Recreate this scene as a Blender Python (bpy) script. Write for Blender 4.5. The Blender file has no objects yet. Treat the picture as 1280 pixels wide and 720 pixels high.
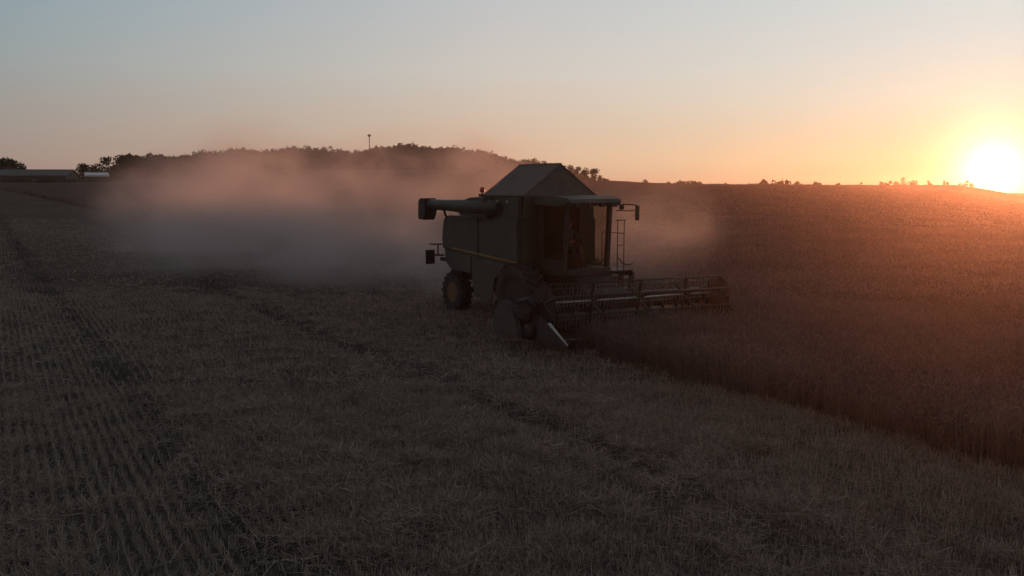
import bpy, bmesh, math, random
import numpy as np
from mathutils import Vector, Matrix, Quaternion

random.seed(7)
RNG = np.random.default_rng(11)
scene = bpy.context.scene
COL = scene.collection
PI = math.pi
R = math.radians

# ------------------------------------------------------------------ camera
F = 1100.0            # focal length in px of a 1280 wide frame
CAMH = 4.0
PITCH = math.atan(130.0 / F)
cd = bpy.data.cameras.new('camera')
cam = bpy.data.objects.new('camera', cd)
COL.objects.link(cam)
cam.location = (0, 0, CAMH)
cam.rotation_euler = (PI / 2 - PITCH, 0, 0)
cd.sensor_width = 36
cd.lens = 36 * F / 1280
cd.clip_start = 0.1
cd.clip_end = 6000
scene.camera = cam

SUN_AZ, SUN_EL = R(28.5), R(0.66)
SUN = Vector((math.sin(SUN_AZ) * math.cos(SUN_EL), math.cos(SUN_AZ) * math.cos(SUN_EL), math.sin(SUN_EL)))


def at(px, py, Y):
    """world point seen at a photo pixel, at forward distance Y"""
    u, v = (px - 640) / F, (360 - py) / F
    fy = math.cos(PITCH) + v * math.sin(PITCH)
    fz = -math.sin(PITCH) + v * math.cos(PITCH)
    t = Y / fy
    return Vector((u * t, Y, CAMH + fz * t))


# ------------------------------------------------------------------ tags
def tag(o, label=None, cat=None, group=None, kind=None):
    if label: o['label'] = label
    if cat: o['category'] = cat
    if group: o['group'] = group
    if kind: o['kind'] = kind
    return o


def empty(name, loc=(0, 0, 0), rz=0.0):
    o = bpy.data.objects.new(name, None)
    COL.objects.link(o)
    o.location = loc
    o.rotation_euler = (0, 0, rz)
    o.empty_display_size = 0.3
    return o


def copy_tree(o, parent=None):
    c = o.copy()
    COL.objects.link(c)
    c.parent = parent
    for ch in list(o.children):
        copy_tree(ch, c)
    return c


# ------------------------------------------------------------------ noise
def _hash(ix, iy, seed):
    h = (ix.astype(np.int64) * 374761393 + iy.astype(np.int64) * 668265263 + seed * 974711) & 0xFFFFFFFF
    h = ((h ^ (h >> 13)) * 1274126177) & 0xFFFFFFFF
    h = (h ^ (h >> 16)) & 0xFFFF
    return h / 65535.0


def vnoise(x, y, seed=0):
    ix, iy = np.floor(x), np.floor(y)
    fx, fy = x - ix, y - iy
    fx = fx * fx * fx * (fx * (fx * 6 - 15) + 10)
    fy = fy * fy * fy * (fy * (fy * 6 - 15) + 10)
    a = _hash(ix, iy, seed); b = _hash(ix + 1, iy, seed)
    c = _hash(ix, iy + 1, seed); d = _hash(ix + 1, iy + 1, seed)
    return (a * (1 - fx) + b * fx) * (1 - fy) + (c * (1 - fx) + d * fx) * fy


def fbm(x, y, oct=3, seed=0):
    s, a, t = 0.0, 1.0, 0.0
    for i in range(oct):
        s = s + a * vnoise(x * 2 ** i + 17.3 * i, y * 2 ** i - 9.1 * i, seed + i)
        t += a
        a *= 0.5
    return s / t


def sstep(a, b, x):
    t = np.clip((x - a) / (b - a), 0, 1)
    return t * t * (3 - 2 * t)


# ------------------------------------------------------------------ the machine's frame, the crop's edge
O = Vector((1.30, 25.27, 0.0))
HX = np.array([0.56, -0.83]); HX /= np.linalg.norm(HX)
LX = np.array([-HX[1], HX[0]])
HEAD = math.atan2(HX[1], HX[0])
E0 = np.array([1.7, 20.8])
ED = np.array([0.507, -0.862]); ED /= np.linalg.norm(ED)
EN = np.array([-ED[1], ED[0]])


def crop_sd(x, y):
    """>0 inside the standing crop"""
    xm = (x - O.x) * HX[0] + (y - O.y) * HX[1]
    ym = (x - O.x) * LX[0] + (y - O.y) * LX[1]
    s1 = (x - E0[0]) * EN[0] + (y - E0[1]) * EN[1]
    w = (vnoise(x * 1.3, y * 1.3, 90) - 0.5) * 0.22 + (vnoise(x * 6.5, y * 6.5, 91) - 0.5) * 0.4
    return np.maximum(np.minimum(s1 + w, xm - 3.55), ym - 3.55 + w)


# ------------------------------------------------------------------ terrain
H_PX = np.array([-9000, -1200, 0, 140, 240, 320, 560, 640, 700, 760, 850, 1000, 1192, 1235, 1290, 1500, 9000], float)
H_Y = np.array([228, 226, 224, 223, 219, 213, 213, 217, 221, 226.5, 229.5, 231, 231, 236.5, 247, 252, 255], float)  # right end dips under the sun, a shape that imitates its bloom
R_PX = np.array([-9000, 0, 560, 740, 860, 950, 1060, 1190, 1300, 9000], float)
R_R = np.array([650, 650, 650, 480, 200, 130, 165, 220, 240, 260], float)

TRACKS = [[(-14, 262), (12, 295), (62, 364), (119, 432), (187, 507), (262, 620), (331, 701), (380, 760)],
          [(200, 330), (325, 384), (437, 432), (502, 453), (562, 482), (631, 512), (700, 540), (790, 582), (900, 640), (1010, 700)]]


def ground_pt(px, py):
    u, v = (px - 640) / F, (360 - py) / F
    fy = math.cos(PITCH) + v * math.sin(PITCH)
    fz = -math.sin(PITCH) + v * math.cos(PITCH)
    t = -CAMH / fz
    return (u * t, fy * t)


TRK = []
for tr in TRACKS:
    TRK.append(np.array([ground_pt(a, b) for a, b in tr if b > 240]))


def track_d(x, y):
    best = np.full(np.shape(x), 99.0)
    for T in TRK:
        for i in range(len(T) - 1):
            a, b = T[i], T[i + 1]
            d = b - a
            t = np.clip(((x - a[0]) * d[0] + (y - a[1]) * d[1]) / (d @ d), 0, 1)
            best = np.minimum(best, np.hypot(x - a[0] - t * d[0], y - a[1] - t * d[1]))
    return best


def terrain(x, y):
    x = np.asarray(x, float); y = np.asarray(y, float)
    r = np.hypot(x, y) + 1e-6
    az = np.arctan2(x, y)
    azc = np.clip(az, -R(75), R(75))
    px = 640 + F * np.tan(azc) / np.cos(PITCH) * 0.993
    yh = np.interp(px, H_PX, H_Y)
    rc = np.interp(px, R_PX, R_R)
    zc = CAMH + (230 - yh) / F * rc * np.cos(azc) ** -0.5 - 0.62 * sstep(720, 820, px)
    back = sstep(R(100), R(75), np.abs(az))
    zc = zc * back
    t = (r - 35) / (rc - 35)
    t = np.where(t < 0, 0, t)
    soft = np.where(t < 0.12, t * t / 0.24, t - 0.06) / 0.94
    z = zc * np.minimum(soft, 1.0)
    over = np.maximum(r - rc, 0)
    z = z - np.where(over > 0, 0.012 * over * sstep(0, 120, over), 0)
    return np.maximum(z, -7.0)


def clump(x, y):
    c = fbm(x * 2.1, y * 2.1, 3, 5)
    rowc = (x * EN[0] + y * EN[1])
    c = c * 0.68 + 0.32 * vnoise(rowc * 0.75, (x * ED[0] + y * ED[1]) * 0.07, 33)
    return c


def ground(x, y):
    r = np.hypot(x, y)
    fade = 1 - sstep(35, 120, r) * 0.65
    c = clump(x, y)
    td = track_d(x, y) + (vnoise(x * 1.7, y * 1.7, 61) - 0.5) * 0.5
    rut = np.exp(-(td / 0.42) ** 2)
    swell = (fbm(x * 0.18, y * 0.18, 2, 44) - 0.5) * 0.16
    return terrain(x, y) + (c - 0.5) * 0.22 * fade + swell * fade - 0.085 * rut * sstep(0.1, 0.55, vnoise(x * 0.9, y * 0.9, 66))


# ------------------------------------------------------------------ materials
def new_mat(name):
    m = bpy.data.materials.new(name)
    m.use_nodes = True
    nt = m.node_tree
    nt.nodes.clear()
    out = nt.nodes.new('ShaderNodeOutputMaterial')
    return m, nt, out


def principled(name, col, rough=0.6, metal=0.0, mott=0.25, scale=3.0, dust=None, dust_amt=0.0, attr=None, alt=None, coat=0.0, bump=0.0, bscale=40.0):
    m, nt, out = new_mat(name)
    N, L = nt.nodes, nt.links
    p = N.new('ShaderNodeBsdfPrincipled')
    L.new(p.outputs['BSDF'], out.inputs['Surface'])
    p.inputs['Roughness'].default_value = rough
    p.inputs['Metallic'].default_value = metal
    if coat:
        p.inputs['Coat Weight'].default_value = coat
    tc = N.new('ShaderNodeTexCoord')
    no = N.new('ShaderNodeTexNoise')
    no.inputs['Scale'].default_value = scale
    no.inputs['Detail'].default_value = 5
    L.new(tc.outputs['Object'], no.inputs['Vector'])
    mix = N.new('ShaderNodeMix'); mix.data_type = 'RGBA'
    c = Vector(col)
    mix.inputs['A'].default_value = (*(c * (1 - mott)), 1)
    mix.inputs['B'].default_value = (*(c * (1 + mott)), 1)
    ramp = N.new('ShaderNodeMapRange')
    ramp.inputs['From Min'].default_value = 0.3
    ramp.inputs['From Max'].default_value = 0.7
    L.new(no.outputs['Fac'], ramp.inputs['Value'])
    L.new(ramp.outputs['Result'], mix.inputs['Factor'])
    last = mix.outputs['Result']
    if attr:
        at_ = N.new('ShaderNodeAttribute'); at_.attribute_name = attr
        mx = N.new('ShaderNodeMix'); mx.data_type = 'RGBA'
        mx.inputs['B'].default_value = (*alt, 1)
        L.new(at_.outputs['Fac'], mx.inputs['Factor'])
        L.new(last, mx.inputs['A'])
        last = mx.outputs['Result']
    if dust:
        n2 = N.new('ShaderNodeTexNoise')
        n2.inputs['Scale'].default_value = 1.7
        n2.inputs['Detail'].default_value = 8
        n2.inputs['Roughness'].default_value = 0.7
        L.new(tc.outputs['Object'], n2.inputs['Vector'])
        mr = N.new('ShaderNodeMapRange')
        mr.inputs['From Min'].default_value = 0.4
        mr.inputs['From Max'].default_value = 0.75
        mr.inputs['To Max'].default_value = dust_amt
        L.new(n2.outputs['Fac'], mr.inputs['Value'])
        mx = N.new('ShaderNodeMix'); mx.data_type = 'RGBA'
        mx.inputs['B'].default_value = (*dust, 1)
        L.new(mr.outputs['Result'], mx.inputs['Factor'])
        L.new(last, mx.inputs['A'])
        last = mx.outputs['Result']
    L.new(last, p.inputs['Base Color'])
    if bump:
        b = N.new('ShaderNodeBump')
        b.inputs['Strength'].default_value = bump
        b.inputs['Distance'].default_value = 0.02
        n3 = N.new('ShaderNodeTexNoise')
        n3.inputs['Scale'].default_value = bscale
        n3.inputs['Detail'].default_value = 4
        L.new(tc.outputs['Object'], n3.inputs['Vector'])
        L.new(n3.outputs['Fac'], b.inputs['Height'])
        L.new(b.outputs['Normal'], p.inputs['Normal'])
    return m


DUSTC = (0.17, 0.135, 0.10)
M = {}
M['paint'] = principled('green_paint', (0.027, 0.042, 0.031), 0.6, 0, 0.25, 2.0, DUSTC, 0.2)
M['panel'] = principled('green_panel', (0.026, 0.041, 0.030), 0.55, 0, 0.25, 2.0, DUSTC, 0.18)
M['yellow'] = principled('yellow_paint', (0.13, 0.07, 0.018), 0.6, 0, 0.3, 3.0, DUSTC, 0.5)
M['stripe'] = principled('yellow_stripe', (0.28, 0.155, 0.025), 0.55, 0, 0.2, 3.0, DUSTC, 0.3)
M['tarp'] = principled('tank_cover_tarp', (0.10, 0.098, 0.088), 0.9, 0, 0.15, 4.0, DUSTC, 0.18, bump=0.2, bscale=9)
M['rubber'] = principled('rubber', (0.018, 0.017, 0.016), 0.85, 0, 0.3, 5.0, DUSTC, 0.25)
M['black'] = principled('black_metal', (0.012, 0.012, 0.012), 0.6, 0.1, 0.3, 5.0, DUSTC, 0.10)
M['steel'] = principled('worn_steel', (0.42, 0.41, 0.39), 0.38, 0.85, 0.3, 6.0, DUSTC, 0.3)
M['shield'] = principled('grey_green_shield', (0.045, 0.052, 0.046), 0.6, 0, 0.2, 3.0, DUSTC, 0.25)
M['dull'] = principled('dull_steel', (0.07, 0.068, 0.066), 0.6, 0.5, 0.3, 6.0, DUSTC, 0.2)
M['white'] = principled('white_plastic', (0.36, 0.36, 0.35), 0.45, 0, 0.12, 5.0, DUSTC, 0.2)
M['red'] = principled('red_paint', (0.06, 0.014, 0.012), 0.6, 0, 0.3, 4.0, DUSTC, 0.3)
M['amber'] = principled('amber_plastic', (0.45, 0.05, 0.02), 0.3)
M['cloth'] = principled('dark_cloth', (0.03, 0.03, 0.035), 0.9)
M['shirt'] = principled('blue_grey_cloth', (0.06, 0.07, 0.085), 0.9)
M['skin'] = principled('skin', (0.30, 0.17, 0.12), 0.6)
M['bark'] = principled('bark', (0.05, 0.038, 0.03), 0.9)
M['reflector'] = principled('pale_reflector', (0.7, 0.62, 0.5), 0.3)

# glass
m, nt, out = new_mat('tinted_glass')
g = nt.nodes.new('ShaderNodeBsdfGlossy'); g.inputs['Roughness'].default_value = 0.08
t = nt.nodes.new('ShaderNodeBsdfTransparent'); t.inputs['Color'].default_value = (0.85, 0.83, 0.80, 1)
fr = nt.nodes.new('ShaderNodeLayerWeight'); fr.inputs['Blend'].default_value = 0.12
mx = nt.nodes.new('ShaderNodeMixShader')
nt.links.new(fr.outputs[0], mx.inputs[0]); nt.links.new(t.outputs[0], mx.inputs[1]); nt.links.new(g.outputs[0], mx.inputs[2])
nt.links.new(mx.outputs[0], out.inputs['Surface'])
M['glass'] = m


def straw_mat(name, a, b, trans=0.3):
    m, nt, out = new_mat(name)
    N, L = nt.nodes, nt.links
    at_ = N.new('ShaderNodeAttribute'); at_.attribute_name = 'tone'
    mx = N.new('ShaderNodeMix'); mx.data_type = 'RGBA'
    mx.inputs['A'].default_value = (*a, 1); mx.inputs['B'].default_value = (*b, 1)
    L.new(at_.outputs['Fac'], mx.inputs['Factor'])
    d = N.new('ShaderNodeBsdfDiffuse'); tr = N.new('ShaderNodeBsdfTranslucent')
    L.new(mx.outputs['Result'], d.inputs['Color']); L.new(mx.outputs['Result'], tr.inputs['Color'])
    ms = N.new('ShaderNodeMixShader'); ms.inputs[0].default_value = trans
    L.new(d.outputs[0], ms.inputs[1]); L.new(tr.outputs[0], ms.inputs[2])
    L.new(ms.outputs[0], out.inputs['Surface'])
    return m


M['straw'] = straw_mat('straw', (0.15, 0.122, 0.105), (0.62, 0.50, 0.41), 0.25)
M['wheat'] = straw_mat('ripe_wheat', (0.095, 0.072, 0.068), (0.25, 0.187, 0.168), 0.26)
M['leaf'] = straw_mat('leaves', (0.016, 0.026, 0.012), (0.045, 0.062, 0.026), 0.3)


# ground material
def ground_mat():
    m, nt, out = new_mat('stubble_ground')
    N, L = nt.nodes, nt.links
    p = N.new('ShaderNodeBsdfDiffuse')
    L.new(p.outputs[0], out.inputs['Surface'])
    geo = N.new('ShaderNodeNewGeometry')
    def noise(scale, det, rough=0.6):
        n = N.new('ShaderNodeTexNoise'); n.inputs['Scale'].default_value = scale
        n.inputs['Detail'].default_value = det; n.inputs['Roughness'].default_value = rough
        L.new(geo.outputs['Position'], n.inputs['Vector']); return n
    n1 = noise(14, 6, 0.75); n2 = noise(0.35, 4); n3 = noise(0.03, 3)
    r1 = N.new('ShaderNodeMapRange'); r1.inputs['From Min'].default_value = 0.35; r1.inputs['From Max'].default_value = 0.7
    L.new(n1.outputs['Fac'], r1.inputs['Value'])
    mx = N.new('ShaderNodeMix'); mx.data_type = 'RGBA'
    mx.inputs['A'].default_value = (0.052, 0.044, 0.039, 1); mx.inputs['B'].default_value = (0.195, 0.164, 0.14, 1)
    L.new(r1.outputs['Result'], mx.inputs['Factor'])
    r2 = N.new('ShaderNodeMapRange'); r2.inputs['From Min'].default_value = 0.3; r2.inputs['From Max'].default_value = 0.7
    r2.inputs['To Min'].default_value = 0.72; r2.inputs['To Max'].default_value = 1.15
    L.new(n2.outputs['Fac'], r2.inputs['Value'])
    r3 = N.new('ShaderNodeMapRange'); r3.inputs['From Min'].default_value = 0.3; r3.inputs['From Max'].default_value = 0.7
    r3.inputs['To Min'].default_value = 0.8; r3.inputs['To Max'].default_value = 1.1
    L.new(n3.outputs['Fac'], r3.inputs['Value'])
    mu = N.new('ShaderNodeMath'); mu.operation = 'MULTIPLY'
    L.new(r2.outputs['Result'], mu.inputs[0]); L.new(r3.outputs['Result'], mu.inputs[1])
    # bare soil in the wheel tracks
    at_ = N.new('ShaderNodeAttribute'); at_.attribute_name = 'bare'
    mr = N.new('ShaderNodeMath'); mr.operation = 'MULTIPLY_ADD'
    mr.inputs[1].default_value = -0.36; mr.inputs[2].default_value = 1.0
    L.new(at_.outputs['Fac'], mr.inputs[0])
    mu2 = N.new('ShaderNodeMath'); mu2.operation = 'MULTIPLY'
    L.new(mu.outputs[0], mu2.inputs[0]); L.new(mr.outputs[0], mu2.inputs[1])
    vm = N.new('ShaderNodeVectorMath'); vm.operation = 'SCALE'
    L.new(mx.outputs['Result'], vm.inputs[0]); L.new(mu2.outputs[0], vm.inputs['Scale'])
    L.new(vm.outputs[0], p.inputs['Color'])
    b = N.new('ShaderNodeBump'); b.inputs['Strength'].default_value = 0.8; b.inputs['Distance'].default_value = 0.05
    L.new(n1.outputs['Fac'], b.inputs['Height']); L.new(b.outputs['Normal'], p.inputs['Normal'])
    return m


M['ground'] = ground_mat()


def canopy_mat():
    m, nt, out = new_mat('wheat_canopy')
    N, L = nt.nodes, nt.links
    p = N.new('ShaderNodeBsdfDiffuse'); L.new(p.outputs[0], out.inputs['Surface'])
    geo = N.new('ShaderNodeNewGeometry')
    n1 = N.new('ShaderNodeTexNoise'); n1.inputs['Scale'].default_value = 18; n1.inputs['Detail'].default_value = 6
    n1.inputs['Roughness'].default_value = 0.75
    n2 = N.new('ShaderNodeTexNoise'); n2.inputs['Scale'].default_value = 0.22; n2.inputs['Detail'].default_value = 4
    mp = N.new('ShaderNodeMapping'); mp.inputs['Scale'].default_value = (1, 2.2, 1)
    L.new(geo.outputs['Position'], mp.inputs['Vector'])
    L.new(mp.outputs[0], n2.inputs['Vector']); L.new(geo.outputs['Position'], n1.inputs['Vector'])
    r1 = N.new('ShaderNodeMapRange'); r1.inputs['From Min'].default_value = 0.3; r1.inputs['From Max'].default_value = 0.7
    L.new(n1.outputs['Fac'], r1.inputs['Value'])
    mx = N.new('ShaderNodeMix'); mx.data_type = 'RGBA'
    mx.inputs['A'].default_value = (0.055, 0.042, 0.04, 1); mx.inputs['B'].default_value = (0.15, 0.112, 0.10, 1)
    L.new(r1.outputs['Result'], mx.inputs['Factor'])
    r2 = N.new('ShaderNodeMapRange'); r2.inputs['From Min'].default_value = 0.3; r2.inputs['From Max'].default_value = 0.7
    r2.inputs['To Min'].default_value = 0.7; r2.inputs['To Max'].default_value = 1.2
    L.new(n2.outputs['Fac'], r2.inputs['Value'])
    vm = N.new('ShaderNodeVectorMath'); vm.operation = 'SCALE'
    L.new(mx.outputs['Result'], vm.inputs[0]); L.new(r2.outputs['Result'], vm.inputs['Scale'])
    L.new(vm.outputs[0], p.inputs['Color'])
    b = N.new('ShaderNodeBump'); b.inputs['Strength'].default_value = 1.0; b.inputs['Distance'].default_value = 0.08
    L.new(n1.outputs['Fac'], b.inputs['Height']); L.new(b.outputs['Normal'], p.inputs['Normal'])
    return m


M['canopy'] = canopy_mat()


# ------------------------------------------------------------------ mesh helpers
def np_mesh(name, verts, faces, mat, attr=None, parent=None, smooth=False):
    me = bpy.data.meshes.new(name)
    verts = np.ascontiguousarray(verts, dtype=np.float32)
    faces = np.ascontiguousarray(faces, dtype=np.int32)
    k = faces.shape[1]
    me.vertices.add(len(verts)); me.vertices.foreach_set('co', verts.ravel())
    me.loops.add(faces.size); me.loops.foreach_set('vertex_index', faces.ravel())
    me.polygons.add(len(faces))
    me.polygons.foreach_set('loop_start', np.arange(0, faces.size, k, dtype=np.int32))
    me.polygons.foreach_set('loop_total', np.full(len(faces), k, dtype=np.int32))
    if smooth:
        me.polygons.foreach_set('use_smooth', np.ones(len(faces), dtype=bool))
    me.update(calc_edges=True)
    if attr:
        for an, av in attr.items():
            a = me.attributes.new(an, 'FLOAT', 'POINT')
            a.data.foreach_set('value', np.ascontiguousarray(av, dtype=np.float32))
    me.materials.append(mat)
    o = bpy.data.objects.new(name, me)
    COL.objects.link(o)
    if parent: o.parent = parent
    return o


class MB:
    """collects shapes, links them as ONE mesh object"""
    def __init__(self):
        self.bm = bmesh.new()

    def box(self, c, s, bevel=0.0, rot=None):
        r = bmesh.ops.create_cube(self.bm, size=1.0)
        vs = r['verts']
        bmesh.ops.scale(self.bm, vec=s, verts=vs)
        if bevel > 0:
            es = list({e for v in vs for e in v.link_edges})
            b = bmesh.ops.bevel(self.bm, geom=es, offset=min(bevel, 0.45 * min(s)), segments=2, affect='EDGES', profile=0.6)
            vs = list({v for f in b['faces'] for v in f.verts} | {v for v in vs if v.is_valid})
            vs = self._island(vs)
        if rot is not None:
            bmesh.ops.rotate(self.bm, cent=(0, 0, 0), matrix=rot, verts=vs)
        bmesh.ops.translate(self.bm, vec=c, verts=vs)
        return self

    def _island(self, seed):
        seen, st = set(), list(seed)
        while st:
            v = st.pop()
            if v in seen: continue
            seen.add(v)
            for e in v.link_edges:
                st.append(e.other_vert(v))
        return list(seen)

    def tube(self, pts, r, seg=10, cap=True):
        pts = [Vector(p) for p in pts]
        rs = r if isinstance(r, (list, tuple)) else [r] * len(pts)
        rings = []
        up = None
        for i, p in enumerate(pts):
            if i == 0: d = pts[1] - p
            elif i == len(pts) - 1: d = p - pts[i - 1]
            else: d = (pts[i + 1] - p).normalized() + (p - pts[i - 1]).normalized()
            d.normalize()
            if up is None:
                up = Vector((0, 0, 1)) if abs(d.z) < 0.9 else Vector((1, 0, 0))
            a = d.cross(up).normalized(); b = a.cross(d).normalized(); up = b
            rings.append([self.bm.verts.new(p + rs[i] * (math.cos(2 * PI * k / seg) * a + math.sin(2 * PI * k / seg) * b)) for k in range(seg)])
        for i in range(len(rings) - 1):
            for k in range(seg):
                f = self.bm.faces.new((rings[i][k], rings[i][(k + 1) % seg], rings[i + 1][(k + 1) % seg], rings[i + 1][k]))
                f.smooth = seg > 6
        if cap:
            self.bm.faces.new(rings[0][::-1]); self.bm.faces.new(rings[-1])
        return self

    def prism(self, prof, y0, y1, bevel=0.0, axis='Y'):
        """profile in (X, Z) extruded along Y (axis 'Y'), or (Y, Z) along X"""
        def P(a, b, e):
            return (a, e, b) if axis == 'Y' else (e, a, b)
        v0 = [self.bm.verts.new(P(a, b, y0)) for a, b in prof]
        v1 = [self.bm.verts.new(P(a, b, y1)) for a, b in prof]
        n = len(prof)
        fs = [self.bm.faces.new(v0), self.bm.faces.new(v1[::-1])]
        for i in range(n):
            fs.append(self.bm.faces.new((v0[(i + 1) % n], v0[i], v1[i], v1[(i + 1) % n])))
        if bevel:
            es = list({e for f in fs[:2] for e in f.edges})
            bmesh.ops.bevel(self.bm, geom=es, offset=bevel, segments=2, affect='EDGES')
        return self

    def lathe(self, prof, c, axis='Y', seg=40):
        """profile of (radius, offset) turned about an axis through c"""
        c = Vector(c)
        rings = []
        for (r, o) in prof:
            ring = []
            for k in range(seg):
                a = 2 * PI * k / seg
                if axis == 'Y': p = Vector((r * math.cos(a), o, r * math.sin(a)))
                elif axis == 'X': p = Vector((o, r * math.cos(a), r * math.sin(a)))
                else: p = Vector((r * math.cos(a), r * math.sin(a), o))
                ring.append(self.bm.verts.new(c + p))
            rings.append(ring)
        for i in range(len(rings) - 1):
            for k in range(seg):
                f = self.bm.faces.new((rings[i][k], rings[i][(k + 1) % seg], rings[i + 1][(k + 1) % seg], rings[i + 1][k]))
                f.smooth = True
        self.bm.faces.new(rings[0][::-1]); self.bm.faces.new(rings[-1])
        return self

    def face(self, pts, thick=0.0):
        pts = [Vector(p) for p in pts]
        n = (pts[1] - pts[0]).cross(pts[2] - pts[0]).normalized() * thick
        a = [self.bm.verts.new(p) for p in pts]
        b = [self.bm.verts.new(p - n) for p in pts]
        self.bm.faces.new(a); self.bm.faces.new(b[::-1])
        for i in range(len(pts)):
            j = (i + 1) % len(pts)
            self.bm.faces.new((a[j], a[i], b[i], b[j]))
        return self

    def build(self, name, mat, parent=None, label=None):
        bmesh.ops.recalc_face_normals(self.bm, faces=self.bm.faces[:])
        me = bpy.data.meshes.new(name)
        self.bm.to_mesh(me); self.bm.free()
        me.materials.append(mat)
        o = bpy.data.objects.new(name, me)
        COL.objects.link(o)
        if parent: o.parent = parent
        if label: o['label'] = label
        return o


# ------------------------------------------------------------------ the ground sheet
def build_ground():
    azs = np.concatenate([np.linspace(-180, -40, 36)[:-1], np.linspace(-40, 40, 401), np.linspace(40, 180, 36)[1:-1]])
    azs = np.radians(azs)
    rs = [0.5]
    while rs[-1] < 6.5: rs.append(rs[-1] + 1.2)
    while rs[-1] < 1240:
        rs.append(rs[-1] * (1.0062 if rs[-1] < 45 else 1.012))
    rs = np.array(rs)
    nr, na = len(rs), len(azs)
    rr, aa = np.meshgrid(rs, azs, indexing='ij')
    x, y = rr * np.sin(aa), rr * np.cos(aa)
    z = ground(x, y)
    td = track_d(x, y) + (vnoise(x * 1.7, y * 1.7, 61) - 0.5) * 0.5
    bare = np.exp(-(td / 0.55) ** 2) * sstep(0.1, 0.55, vnoise(x * 0.9, y * 0.9, 66))
    V = np.stack([x, y, z], -1).reshape(-1, 3)
    V = np.vstack([V, [[0, 0, 0]]])
    i, j = np.meshgrid(np.arange(nr - 1), np.arange(na), indexing='ij')
    jn = (j + 1) % na
    Fq = np.stack([i * na + j, i * na + jn, (i + 1) * na + jn, (i + 1) * na + j], -1).reshape(-1, 4)
    Fq = Fq[:, ::-1]
    o = np_mesh('ground', V, Fq, M['ground'], {'bare': np.append(bare.ravel(), 0)}, smooth=True)
    tag(o, 'brown harvested stubble field with wheel tracks', 'field', kind='structure')


def build_canopy():
    azs = np.radians(np.linspace(-38, 44, 330))
    rs = [9.0]
    while rs[-1] < 420: rs.append(rs[-1] * (1.012 if rs[-1] < 60 else 1.02))
    rs = np.array(rs)
    nr, na = len(rs), len(azs)
    rr, aa = np.meshgrid(rs, azs, indexing='ij')
    x, y = rr * np.sin(aa), rr * np.cos(aa)
    sd = crop_sd(x, y)
    h = 0.40 + 0.12 * fbm(x * 1.4, y * 1.4, 3, 21) + 0.10 * sstep(30, 80, rr) + 0.25 * (fbm(x * 0.12, y * 0.2, 2, 29) - 0.5)
    h = h * sstep(0.0, 0.9, sd)
    z = terrain(x, y) + h - 0.25 * (sd < 0.05)
    V = np.stack([x, y, z], -1).reshape(-1, 3)
    i, j = np.meshgrid(np.arange(nr - 1), np.arange(na - 1), indexing='ij')
    ok = (sd > -0.35)
    okf = ok[:-1, :-1] & ok[1:, :-1] & ok[:-1, 1:] & ok[1:, 1:]
    Fq = np.stack([i * na + j, (i + 1) * na + j, (i + 1) * na + j + 1, i * na + j + 1], -1)[okf].reshape(-1, 4)
    return V, Fq


def quads(base, up, side):
    """N thin quads from base along up, half width side"""
    v = np.stack([base - side, base + side, base + up + side * 0.6, base + up - side * 0.6], 1)
    return v


def scatter(n, y0, y1, mul=0.66):
    """points in the camera's view wedge, uniform per area"""
    y = np.sqrt(RNG.uniform(y0 * y0, y1 * y1, n))
    x = RNG.uniform(-1, 1, n) * (y * mul + 2.4)
    return x, y


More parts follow.
